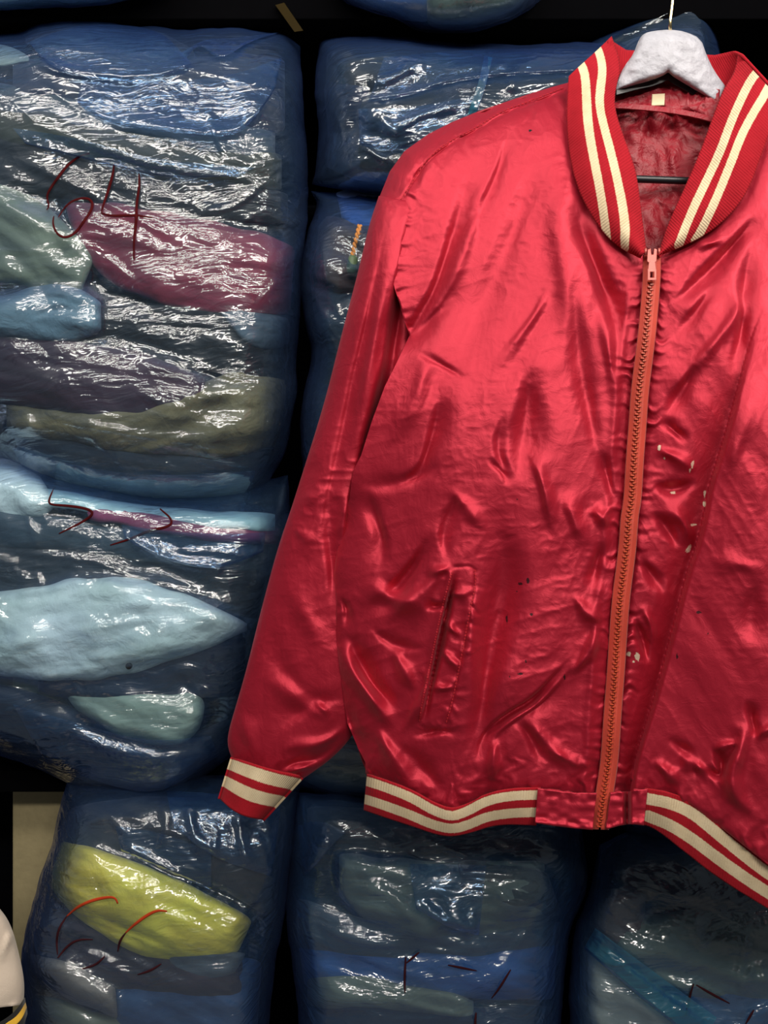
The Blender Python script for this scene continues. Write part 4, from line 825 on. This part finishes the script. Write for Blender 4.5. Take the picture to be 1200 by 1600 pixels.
# ribbed parts -------------------------------------------------------------
def stripe_attr(x, y, lines, half):
    d = np.full(x.shape, 99.0)
    for ln in lines: d = np.minimum(d, np.abs(polyd(x, y, smoothpoly(ln, 2))[0]) - half)
    return d
def rib_patch(name, outer, inner, stripes, half, depth, parent, n=200, m=34, per=2.1, label=None, thick=.003):
    t = np.linspace(0, 1, n); ox, oy = resample(outer, t); ix, iy = resample(inner, t); v = np.linspace(0, 1, m)[:, None]
    x = ox + (ix - ox) * v; y = oy + (iy - oy) * v
    Y = depth(x, y, np.broadcast_to(t, x.shape), np.broadcast_to(v, x.shape))
    L = np.hypot(np.diff(ox), np.diff(oy)).sum()
    uv = np.stack([np.broadcast_to(t * L / per / 2, x.shape), np.broadcast_to(v, x.shape)], -1)
    o = sheet(name, x, y, Y, M_rib, parent, {'stripe': stripe_attr(x, y, stripes, half)}, uv, thick)
    if label: o['label'] = label
    return o
OL = [(889, 122), (886, 180), (891, 240), (901, 286), (919, 326), (943, 361), (968, 384), (1003, 400)]
IL = [(954, 60), (969, 105), (961, 132), (957, 156), (960, 180), (972, 216), (984, 246), (993, 279), (999, 330), (1006, 395)]
def coll_depth(x, y, t, v): return Y0(x, y) - .006 - .020 * np.sin(np.pi * np.clip(v, 0, 1)) * (1 - .5 * t) + .012 * v * (1 - t) + .0015 * sn(x / 30, y / 40, 4) + .045 * (1 - t) ** 6 * v
col_l = rib_patch('collar', OL, IL, [[(898, 96), (908, 104), (914, 122), (916, 150), (918, 195), (927, 246), (939, 300), (950, 362), (951, 375)], [(928, 72), (936, 90), (940, 112), (936, 140), (934, 165), (940, 195), (951, 234), (963, 282), (974, 340), (979, 385)]], 6.2, coll_depth, jacket)
OR_ = [(1214, 150), (1203, 207), (1190, 243), (1168, 303), (1134, 344), (1093, 374), (1030, 400)]
IR_ = [(1153, 84), (1148, 112), (1131, 138), (1122, 159), (1110, 192), (1095, 234), (1071, 290), (1044, 348), (1028, 398)]
col_r = rib_patch('collar', OR_, IR_, [[(1192, 104), (1176, 120), (1161, 148), (1143, 188), (1125, 238), (1104, 282), (1080, 332), (1060, 384)], [(1208, 122), (1195, 148), (1176, 178), (1158, 212), (1140, 260), (1116, 318), (1094, 364), (1086, 376)]], 6.6, coll_depth, jacket)
# back of the collar, standing behind the hanger
t = np.linspace(0, 1, 70); v = np.linspace(0, 1, 14)[:, None]
bxt = 954 + (1158 - 954) * t; byt = np.interp(t, [0, .12, .8, .93, 1], [62, 78, 86, 80, 88]); bxb = 945 + (1215 - 945) * t; byb = np.interp(t, [0, .15, .5, .85, 1], [128, 150, 165, 165, 150])
bx_, by_ = bxt + (bxb - bxt) * v, byt + (byb - byt) * v
rim_d = .062 * np.sin(np.pi * np.clip(t, .0, 1)) ** .5
sheet('collar', bx_, by_, Y0(bx_, by_) + .030 + rim_d - .006 * v, M_rib, jacket, {'stripe': np.full(bx_.shape, 9.)}, np.stack([np.broadcast_to(t * 60, bx_.shape), np.broadcast_to(v, bx_.shape)], -1), .003)
# piping round the neckline
for side, NK, R_ in (('l', NECKL, RL), ('r', NECKR[1:], RR)):
    sx, sy = resample(NK, np.linspace(0, 1, 90)); tube('neck_piping', at(sx, sy, Y0(sx, sy) - .0035), .0022, M_satin2, jacket, 8)

# hem ribs
HL_T = [(573, 1209), (605, 1220), (643, 1234), (674, 1253), (705, 1265), (730, 1257), (760, 1240), (800, 1232), (844, 1231)]
HL_B = [(568, 1266), (605, 1279), (649, 1293), (680, 1304), (705, 1308), (735, 1302), (776, 1288), (838, 1290)]
def between(a, b, f, n=40):
    t_ = np.linspace(0, 1, n); ax, ay = resample(a, t_); bx, by = resample(b, t_); return np.stack([ax + (bx - ax) * f, ay + (by - ay) * f], -1)
def hem_depth(x, y, t, v): return Y0(x, y) - .014 + .010 * v ** 2 - .012 * np.sin(np.pi * t) + .003 * sn(x / 26, v * .6, 9) + .03 * np.exp(-t / .04)
rib_patch('hem_rib', HL_T, HL_B, [[(566, 1220), (575, 1221), (605, 1231), (643, 1246), (674, 1265), (705, 1277), (730, 1268), (760, 1251), (800, 1243), (848, 1242)],
    [(562, 1247), (575, 1250), (605, 1260), (643, 1274), (674, 1288), (705, 1296), (730, 1290), (760, 1276), (800, 1270), (848, 1269)]], 7.3, hem_depth, jacket, 220, 30)
HR_T = [(1008, 1232), (1048, 1238), (1080, 1251), (1111, 1275), (1143, 1300), (1200, 1345), (1300, 1410), (1440, 1450), (1500, 1440)]
HR_B = [(1002, 1288), (1023, 1294), (1073, 1334), (1124, 1374), (1200, 1420), (1290, 1475), (1430, 1515), (1500, 1505)]
rib_patch('hem_rib', HR_T, HR_B, [[(1012, 1248), (1048, 1255), (1080, 1269), (1111, 1294), (1143, 1321), (1200, 1366), (1300, 1430), (1440, 1470), (1505, 1460)], [(1012, 1275), (1048, 1289), (1085, 1313), (1130, 1348), (1200, 1396), (1296, 1450), (1436, 1492), (1505, 1485)]], 9.0, lambda x, y, t, v: Y0(x, y) - .026 + .010 * v ** 2 + .003 * sn(x / 26, v * .6, 19), jacket, 260, 32)
# back hem rib
t = np.linspace(0, 1, 120); v = np.linspace(0, 1, 10)[:, None]; bx2 = 600 + (1498 - 600) * t + 0 * v; by2 = 1192 + 225 * smooth((bx2 - 900) / 500) + 52 * v
sheet('hem_rib', bx2, by2, Y0(bx2, by2) + .03 + .06 * pill(t * 2 - 1, 3), M_rib, jacket, {'stripe': np.minimum(np.abs(v - .3), np.abs(v - .65)) * 50 - 6 + 0 * bx2}, np.stack([np.broadcast_to(t * 220, bx2.shape), np.broadcast_to(v, bx2.shape)], -1), .003)
# satin tabs at the foot of the zip
def tabh(x, y, u, v): return 1.6 * sn(x / 8, y / 14, 3) * np.exp(-((v - .1) / .25) ** 2) + 1.4 * sn(x / 16, y / 9, 6) + 2.2 * np.exp(-((v - .95) / .08) ** 2) + 1.5 * sn(x / 7, y / 7, 8) * np.exp(-((v - .92) / .15) ** 2)
patch('hem_tab', [(840, 1232), (880, 1238), (932, 1240)], [(836, 1286), (880, 1293), (926, 1297)], -.020, M_satin2, jacket, 60, 34, tabh, .003)
patch('hem_tab', [(954, 1240), (985, 1236), (1012, 1233)], [(948, 1296), (980, 1287), (1006, 1290)], lambda x, y: -.018 - .012 * smooth((x - 980) / 8) + .014 * np.exp(-((x - 980) / 4) ** 2), M_satin2, jacket, 60, 34, tabh, .003)
# row of stitches above the hem tab and the seams
def stitches(name, pts, R_, step=5.0, off=.0012, rad=.00075, mat=M_thread):
    pts = smoothpoly(pts, 2); L = np.hypot(*(pts[1:] - pts[:-1]).T).sum(); n = int(L / step); V = []; Fq = []
    for i in range(n):
        sx, sy = resample(pts, A([(i + .15) / n, (i + .75) / n]), False); p = at(sx, sy, R_(sx, sy) - off); d = p[1] - p[0]; d /= np.linalg.norm(d) + 1e-9
        s = np.cross(d, A([0, 1, 0])); b = len(V)
        for q in p:
            for k in range(4):
                a = math.pi / 2 * k; V.append(q + rad * (math.cos(a) * s + math.sin(a) * A([0, 1, 0])))
        Fq += [(b + k, b + (k + 1) % 4, b + 4 + (k + 1) % 4, b + 4 + k) for k in range(4)] + [(b + 3, b + 2, b + 1, b), (b + 4, b + 5, b + 6, b + 7)]
    me = bpy.data.meshes.new(name); me.from_pydata([tuple(q) for q in V], [], Fq); me.update(); return link(name, me, mat, jacket, False)
stitches('stitching', [(742, 890), (744, 912), (735, 950), (726, 1000), (716, 1050), (706, 1100), (697, 1130)], RL, 5)
stitches('stitching', [(707, 892), (697, 925), (685, 975), (673, 1035), (661, 1090), (655, 1128)], RL, 4)
stitches('stitching', [(626, 312), (649, 277), (670, 244), (708, 217), (747, 198), (785, 173), (823, 160), (881, 137)], RL, 6)

# zipper
zs = np.linspace(0, 1, 260); zpx, zpy = resample(ZIP, zs); zD = .0125
def ydz(px, py): return Y0(px, py) - zD + .001
u = np.linspace(-1, 1, 9)[:, None]
for sgn in (-1, 1):
    w0, w1 = (1.5, 13.5)
    tx_ = zpx + sgn * (w0 + (w1 - w0) * (u + 1) / 2); ty_ = zpy + 0 * tx_
    sheet('zipper_tape', tx_, ty_, ydz(tx_, ty_) + .0018 * ((u + 1) / 2) ** 2 * 2 - .0010 * np.exp(-((u + .2) / .25) ** 2) - .002 * sn(ty_ / 60, tx_ * 0, 3), M_tape, jacket, thick=.001)
V = []; Fq = []
nt = 215; top0 = .047
for i in range(nt):
    s_ = top0 + (1 - top0 - .005) * i / (nt - 1); cx, cy = resample(ZIP, A([s_])); cx, cy = float(cx[0]), float(cy[0]); sg = 1 if i % 2 else -1
    hx_, hy_, hd = 4.4, 1.6, .0013; Yc_ = float(ydz(A(cx), A(cy))) - .0013 - .002 * float(sn(A(cy / 60), A(0.), 3))
    x0, x1 = (cx - 1.2, cx + hx_ + 1.6) if sg > 0 else (cx - hx_ - 1.6, cx + 1.2); b = len(V)
    sl = sg * -.9
    for (qx, qs) in ((x0, -1), (x1, 1)):
        for qy in (-hy_, hy_):
            for dd in (-1, 1):
                k = .7 if dd < 0 else 1.0
                V.append(P1((qx - cx) * k + cx, cy + qy * k + sl * (qx - cx) * .12, Yc_ + dd * hd))
    Fq += [tuple(b + j for j in f) for f in ((0, 1, 3, 2), (4, 6, 7, 5), (0, 4, 5, 1), (2, 3, 7, 6), (0, 2, 6, 4), (1, 5, 7, 3))]
me = bpy.data.meshes.new('zipper_teeth'); me.from_pydata(V, [], Fq); me.update(); tz = link('zipper_teeth', me, M_teeth, jacket, False); tz['label'] = 'orange-red zipper teeth'
# slider with its tab
def slab(name, prof, Yc_, dep, mat, parent, bev=.0006):
    n = len(prof); V = [P1(a, b, Yc_ - dep / 2) for a, b in prof] + [P1(a, b, Yc_ + dep / 2) for a, b in prof]
    Fq = [list(range(n)), list(range(n, 2 * n))[::-1]] + [(i, i + n, (i + 1) % n + n, (i + 1) % n) for i in range(n)]
    me = bpy.data.meshes.new(name); me.from_pydata(V, [], Fq); me.update(); o = link(name, me, mat, parent, False)
    m = o.modifiers.new('bevel', 'BEVEL'); m.width = bev; m.segments = 2; return o
Yz = float(Y0(1019, 410)) - zD
sl_ = slab('zipper_slider', [(1012, 390), (1017, 388), (1018, 398), (1021, 398), (1022, 388), (1027, 390), (1026, 408), (1023, 413), (1015, 413), (1011, 408)], Yz - .003, .005, M_pull, jacket)
def frame(name, x0, y0, x1, y1, b, Yc_, dep, mat, parent):
    V = []; Fq = []
    for yy in (Yc_ - dep / 2, Yc_ + dep / 2):
        V += [P1(*p, yy) for p in ((x0, y0), (x1, y0), (x1, y1), (x0, y1), (x0 + b, y0 + b), (x1 - b, y0 + b), (x1 - b, y1 - b), (x0 + b, y1 - b))]
    for k in range(4):
        j = (k + 1) % 4
        Fq += [(k, j, 4 + j, 4 + k), (8 + j, 8 + k, 12 + k, 12 + j), (k, 8 + k, 8 + j, j), (4 + k, 4 + j, 12 + j, 12 + k)]
    me = bpy.data.meshes.new(name); me.from_pydata(V, [], Fq); me.update(); o = link(name, me, mat, parent, False)
    m = o.modifiers.new('bevel', 'BEVEL'); m.width = .0005; m.segments = 2; return o
pl = slab('pull_tab', [(1014, 408), (1024, 408), (1026, 424), (1012, 424)], Yz - .0075, .002, M_pull, sl_)
frame('pull_ring', 1012, 421, 1026, 438, 4.0, Yz - .0078, .0026, M_pull, sl_)
tube('zipper_top_stop', at(A([1009, 1009.]), A([388, 398.]), A([Yz, Yz]) - .002), .0012, M_pull, jacket); tube('zipper_top_stop', at(A([1030, 1030.]), A([388, 398.]), A([Yz, Yz]) - .002), .0012, M_pull, jacket)

# left sleeve --------------------------------------------------------------
def sleeve(mirror=False):
    outer = [(592, 306), (577, 350), (562, 415), (545, 480), (528, 545), (512, 610), (494, 672), (474, 735), (455, 795), (436, 850), (418, 915), (400, 985), (384, 1050), (368, 1105), (357, 1142), (355, 1165), (364, 1190)]
    inner = [(660, 318), (655, 400), (660, 480), (668, 560), (655, 620), (630, 690), (605, 760), (590, 850), (585, 940), (585, 1030), (575, 1100), (552, 1150), (520, 1184), (490, 1206), (470, 1219)]
    t_ = np.linspace(0, 1, 440); ox, oy = resample(outer, t_); ix, iy = resample(inner, t_)
    V_ = np.linspace(-1, 1, 130)[:, None]; s_ = np.sin(V_ * np.pi / 2); x = (ox + ix) / 2 + (ix - ox) / 2 * s_; y = (oy + iy) / 2 + (iy - oy) / 2 * s_
    T_ = .042 * (1 - .35 * t_) * (1 - .25 * np.exp(-t_ / .05)); c = np.sqrt(np.clip(1 - s_ ** 2, 0, 1))
    Yc_ = Y0(x, y) + .034 + .018 * smooth((t_ - .1) / .3)
    h = T_ * 1000 * c
    fl = [([(612, 325), (600, 380), (584, 450), (570, 520), (553, 590), (540, 660), (527, 720), (513, 780), (500, 850), (492, 900)], -7, 6, 18, 'ridge'),
          ([(622, 340), (610, 400), (596, 470), (583, 540), (566, 620), (552, 690), (540, 740)], 5, 10, 9, 'ridge'),
          ([(628, 400), (615, 470), (603, 560), (590, 640), (572, 700), (552, 760), (540, 800)], -16, 12, 12, 'ridge'),
          ([(604, 500), (600, 560), (590, 620)], 4, 7, 7, 'ridge'),
          ([(520, 760), (515, 830), (520, 900), (520, 960)], -9, 8, 14, 'ridge'), ([(535, 760), (540, 800), (525, 860)], 6, 8, 8, 'ridge'),
          ([(455, 820), (475, 840), (500, 845)], 3, 7, 8, 'ridge'), ([(470, 790), (490, 780), (510, 760)], 3.5, 7, 9, 'ridge'), ([(500, 700), (470, 760), (460, 800)], -4, 9, 12, 'ridge'),
          ([(440, 880), (470, 950), (500, 1000), (520, 1060)], 4, 16, 18, 'ridge'), ([(420, 960), (430, 1030), (470, 1080), (520, 1110)], -4, 16, 14, 'ridge'),
          ([(400, 1060), (440, 1070), (490, 1110), (530, 1130)], 5, 12, 14, 'ridge'), ([(425, 1160), (450, 1120), (500, 1095), (550, 1090)], -6, 8, 16, 'ridge'),
          ([(432, 1180), (455, 1165), (500, 1165), (550, 1130)], 7, 8, 9, 'ridge'), ([(430, 1208), (460, 1190), (500, 1185), (530, 1160)], -6, 5, 7, 'ridge'), ([(440, 1210), (465, 1202), (500, 1195)], 5, 4, 5, 'ridge'),
          ([(375, 1110), (390, 1150), (395, 1185)], 4, 10, 12, 'ridge'), ([(490, 1090), (505, 1110), (520, 1115)], 4, 5, 5, 'ridge')]
    for p, aa, w1, w2, m in fl: h = h + fold(x, y, p, aa * 1.0, w1, w2, m) * np.clip(c * 1.6, 0, 1)
    L2 = [(632, 330), (622, 400), (606, 470), (596, 560), (580, 640), (562, 700), (545, 760), (535, 830), (528, 900)]
    d2, _ = polyd(x, y, L2); h = h - 30 * smooth(-d2 / 22) * smooth((930 - y) / 120) * smooth((y - 330) / 80)
    h = h + wrinkles(x, y, 141, -70, .9) * c + 1.1 * ridged(x / 22, y / 14, 144) * np.exp(-((y - 780) / 90) ** 2) * c
    h = h + gathers(x, y, [(592, 308), (628, 324)], 1, 24, 7, 2.0, 151) + gathers(x, y, [(470, 1219), (416, 1212), (364, 1190)], 1, 22, 9, 2.6, 153) * c
    h = h - 6 * np.exp(-((1 - t_) / .02)) * c - 4 * np.exp(-t_ / .015)
    Yf = Yc_ - h * .001
    nr, nc = x.shape
    Yb = Yc_ + T_ * c * .85 + .001
    return closed_sheet('sleeve', x, y, Yf, np.maximum(Yb, Yf + .001), M_satin, jacket, {'stain': 0 * x, 'spot': 0 * x})
sleeve()
# cuff
CT = [(364, 1184), (392, 1193), (430, 1205), (471, 1214)]; CB = [(344, 1249), (362, 1266), (384, 1277), (410, 1281)]
def cuff(front):
    t_ = np.linspace(0, 1, 90); s_ = (np.sin((t_ - .5) * np.pi) + 1) / 2; ax, ay = resample(CT, s_); bx, by = resample(CB, s_); v_ = np.linspace(0, 1, 30)[:, None]
    x = ax + (bx - ax) * v_; y = ay + (by - ay) * v_; c = np.sqrt(np.clip(1 - (2 * s_ - 1) ** 2, 0, 1))
    if not front: y = y - 9 * v_ * c
    Y = Y0(x, y) + .040 + (-.030 if front else .026) * c * (1 - .1 * v_) + .0015 * sn(x / 18, y / 30, 4)
    st_ = np.minimum(np.abs(v_ - .165), np.abs(v_ - .575)) * 66 - 8.2 + 0 * x
    sheet('cuff', x, y, Y, M_rib, jacket, {'stripe': st_}, np.stack([np.broadcast_to(s_ * 36, x.shape), np.broadcast_to(v_, x.shape)], -1), .003)
cuff(True); cuff(False)
# right sleeve, beyond the picture's edge
outer = [(1400, 225), (1450, 290), (1530, 480), (1620, 760), (1700, 1040), (1716, 1180)]; inner = [(1380, 330), (1430, 450), (1470, 620), (1520, 820), (1570, 1040), (1600, 1210)]
t_ = np.linspace(0, 1, 160); ox, oy = resample(outer, t_); ix, iy = resample(inner, t_); V_ = np.linspace(-1, 1, 50)[:, None]; s_ = np.sin(V_ * np.pi / 2)
x = (ox + ix) / 2 + (ix - ox) / 2 * s_; y = (oy + iy) / 2 + (iy - oy) / 2 * s_; c = np.sqrt(np.clip(1 - s_ ** 2, 0, 1)); Yc_ = .955 + 0 * x
closed_sheet('sleeve', x, y, Yc_ - .05 * c * (1 - .3 * t_) - wrinkles(x, y, 171, 70, 1.2) * .001 * c, Yc_ + .045 * c + .001, M_satin2, jacket, {'stain': 0 * x, 'spot': 0 * x})

t = slab('beam_bracket', [(430, 8), (444, 4), (474, 48), (460, 50)], 1.33, .012, M_mustard, rack); t['label'] = 'mustard yellow bracket'
# ------------------------------------------------------------------ hanger
Yh = float(Y0(1045, 120)) + .022
hanger = root('coat_hanger', P1(1047, 46, Yh), 'broad white brushed hanger with a brass hook and black trouser bar, holding the red jacket', 'hanger')
HT = [(940, 178), (962, 128), (985, 92), (996, 64), (1006, 52), (1022, 48), (1047, 46), (1070, 49), (1095, 60), (1105, 88), (1117, 112), (1133, 136), (1160, 168)]
HB = [(948, 196), (963, 144), (992, 134), (1020, 125), (1036, 118), (1044, 113), (1052, 120), (1080, 137), (1102, 151), (1120, 164), (1150, 196)]
HT = [(964, 126), (975, 104), (990, 84), (998, 62), (1006, 52), (1022, 48), (1047, 46), (1070, 49), (1095, 60), (1104, 86), (1116, 111), (1133, 134)]
HB = [(962, 143), (992, 133), (1020, 125), (1036, 118), (1044, 113), (1052, 120), (1080, 137), (1102, 151), (1121, 163)]
t_ = np.linspace(0, 1, 90)
hp1 = smoothpoly(HT, 1); ax, ay = resample(hp1, t_, False); bx, by = resample(HB, t_, False); v_ = np.linspace(0, 1, 26)[:, None]
x = ax + (bx - ax) * v_; y = ay + (by - ay) * v_; e = pill(v_ * 2 - 1, 6); yh_ = Yh + .02 * np.abs((x - 1045) / 85) ** 2
closed_sheet('hanger_head', x, y, yh_ - .014 * e - .0008 * sn(x / 14, y / 9, 2), yh_ + .014 * e + .0005, M_hanger, hanger)
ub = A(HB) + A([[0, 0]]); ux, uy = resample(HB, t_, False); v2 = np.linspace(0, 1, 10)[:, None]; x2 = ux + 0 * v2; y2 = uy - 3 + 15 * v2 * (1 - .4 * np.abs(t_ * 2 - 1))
o_ = closed_sheet('hanger_shade_strip', x2, y2, Yh + .006 + 0 * x2, Yh + .020 + 0 * x2, M_bar, hanger); o_['label'] = 'black strip for the shade under the hanger'  # shade beneath the white head, put in as a black strip
def arm(pts, name='hanger_arm'):
    sx, sy = resample(pts, np.linspace(0, 1, 30)); tt = np.linspace(0, 1, 30)
    Yd = Y0(sx, sy) + .034 + .006 * tt; tube(name, at(sx, sy, Yd), .019 - .008 * tt, M_hanger, hanger, 14, .8)
arm([(936, 168), (915, 176), (860, 190), (780, 212), (700, 245), (655, 285)]); arm([(1165, 182), (1185, 190), (1260, 215), (1340, 255), (1400, 300)])
tb = tube('trouser_bar', at(np.linspace(820, 1270, 30), 281 + (np.linspace(820, 1270, 30) - 1030) * .035, 1.018 + 0 * np.linspace(0, 1, 30)), .0042, M_bar, hanger, 14)
tb['label'] = 'black trouser bar'
for pts in ([(820, 273), (818, 235), (830, 205)], [(1270, 289), (1275, 250), (1265, 222)]):
    tube('bar_support', at(*resample(pts, np.linspace(0, 1, 12)), 1.018), .0035, M_bar, hanger, 10)
hk = [(1047, 48, 0), (1047.5, 30, 0), (1050, 10, 0), (1053, -20, 0), (1054, -60, 0)]
pts = [np.append(P1(a, b, Yh), 0)[:3] for a, b, c_ in hk]; cz = pts[-1]
for k in range(1, 12):
    a = math.pi * k / 11.0; pts.append(cz + A([0, .022 - .022 * math.cos(a), .026 * math.sin(a)]))
ho = tube('hook', A(pts), .0019, M_brass, hanger, 10); ho['label'] = 'brass wire hook'
# rail the hanger hangs on
zr = cz[2] + .026 - .0125
rail = tube('garment_rail', A([[-1.3, cz[1] + .022, zr], [0, cz[1] + .022, zr], [1.4, cz[1] + .022, zr]]), .0095, M_bar, None, 16)
tag(rail, 'thin dark rail above the frame from which the white hanger hangs', 'rail')

# ------------------------------------------------------------------ small things
# snap button on the mint white jacket inside the lower bag
def disc(name, px, py, Yc_, r, d, mat, parent):
    c = P1(px, py, Yc_); n = 20; V = []; Fq = []
    for j, (rr, dd) in enumerate(((r, d), (r, 0), (r * .8, -d * .6), (r * .35, -d * .7))):
        V += [(c[0] + rr * math.cos(2 * math.pi * k / n), c[1] + dd, c[2] + rr * math.sin(2 * math.pi * k / n)) for k in range(n)]
    for j in range(3): Fq += [(j * n + k, j * n + (k + 1) % n, (j + 1) * n + (k + 1) % n, (j + 1) * n + k) for k in range(n)]
    Fq.append(tuple(range(3 * n, 4 * n))); me = bpy.data.meshes.new(name); me.from_pydata(V, [], Fq); me.update(); return link(name, me, mat, parent)
for o_ in list(COL.objects):
    if o_.get('label', '').startswith('mint white jacket'): mint = o_
disc('snap_button', 201, 1041, float(FRb(A(201.), A(1041.))) + .004, .0045, .003, M_bar, mint)
# orange cord and green toggle in the bag by the sleeve
FRg = BAGS['G'][1]; cordp = []
for k in range(60):
    tt = k / 59.; px_c, py_c = 562 - 12 * tt, 352 + 50 * tt; cordp.append((px_c, py_c))
cordp = A(cordp); yb = FRg(cordp[:, 0], cordp[:, 1]) + .002
cord = root('drawcord', P1(550, 402, float(yb[-1])), 'orange twisted cord with a green toggle inside the bag beside the left sleeve', 'cord')
M_cord = plain('orange_cord', (.55, .22, .05), .7); M_tog = plain('green_toggle', (.10, .16, .08), .5)
for ph in (0, math.pi):
    aa = np.linspace(0, 22, 60) + ph; base_ = at(cordp[:, 0], cordp[:, 1], yb); tube('strand', base_ + np.stack([.0018 * np.cos(aa), .0018 * np.sin(aa), 0 * aa], -1), .0020, M_cord, cord, 8)
tp = at(np.linspace(552, 549, 12), np.linspace(400, 428, 12), float(yb[-1])); tube('toggle', tp, .0075 * np.sqrt(np.clip(1 - np.linspace(-.9, .9, 12) ** 4, .1, 1)), M_tog, cord, 16)

# white jacket with black and yellow edging at the lower left corner
M_white = cloth('off_white_cloth', (.62, .52, .42), .8, .08, .004, 14); M_blk = cloth('black_knit', (.008, .008, .008), .9, .1, .0005); M_yk = cloth('yellow_knit', (.70, .40, .03), .85, .1, .0005)
wj = root('white_jacket', P1(0, 1600, 1.0), 'off-white jacket with black and yellow edging, cut off at the lower left corner', 'jacket')
outl = [(-140, 1330), (-60, 1360), (0, 1418), (18, 1446), (30, 1490), (38, 1530), (38, 1556), (36, 1570)]
u = np.linspace(0, 1, 90); rx, ry = resample(outl, u); w_ = np.linspace(0, 1, 50)[:, None]; x = -170 + (rx + 170) * w_; y = ry + (1 - w_) * 24
e = np.sqrt(np.clip(1 - w_ ** 3, 0, 1)); Yw = 1.06 - .05 * e + .003 * sn(x / 40, y / 60, 5) + .004 * fold(x, y, [(24, 1440), (10, 1470), (0, 1505)], -1.2, 3, 8) + .004 * fold(x, y, [(38, 1560), (10, 1580), (-20, 1600)], -1, 3, 5)
closed_sheet('body', x, y, Yw, 1.062 + .04 * e, M_white, wj)
def band(name, a, b, mat, off):
    t_ = np.linspace(0, 1, 60); ax, ay = resample(a, t_); bx, by = resample(b, t_); v_ = np.linspace(0, 1, 8)[:, None]; x = ax + (bx - ax) * v_; y = ay + (by - ay) * v_
    e_ = np.sqrt(np.clip(1 - t_ ** 3, 0, 1)); closed_sheet(name, x, y, 1.06 - (.05 + off) * e_ + 0 * x, 1.062 + (.04 + off) * e_ + 0 * x, mat, wj)
band('edging', [(-170, 1620), (-40, 1618), (10, 1592), (28, 1575), (39, 1558)], [(-170, 1634), (-40, 1632), (10, 1602), (30, 1584), (40, 1566)], M_blk, .001)
band('edging', [(-170, 1632), (-40, 1630), (10, 1600), (30, 1582), (40, 1566)], [(-170, 1644), (-40, 1644), (12, 1612), (34, 1594), (42, 1574)], M_yk, .0015)
band('edging', [(-170, 1643), (-40, 1643), (12, 1612), (34, 1593), (42, 1574)], [(-170, 1656), (-40, 1656), (12, 1626), (36, 1606), (43, 1584)], M_blk, .001)
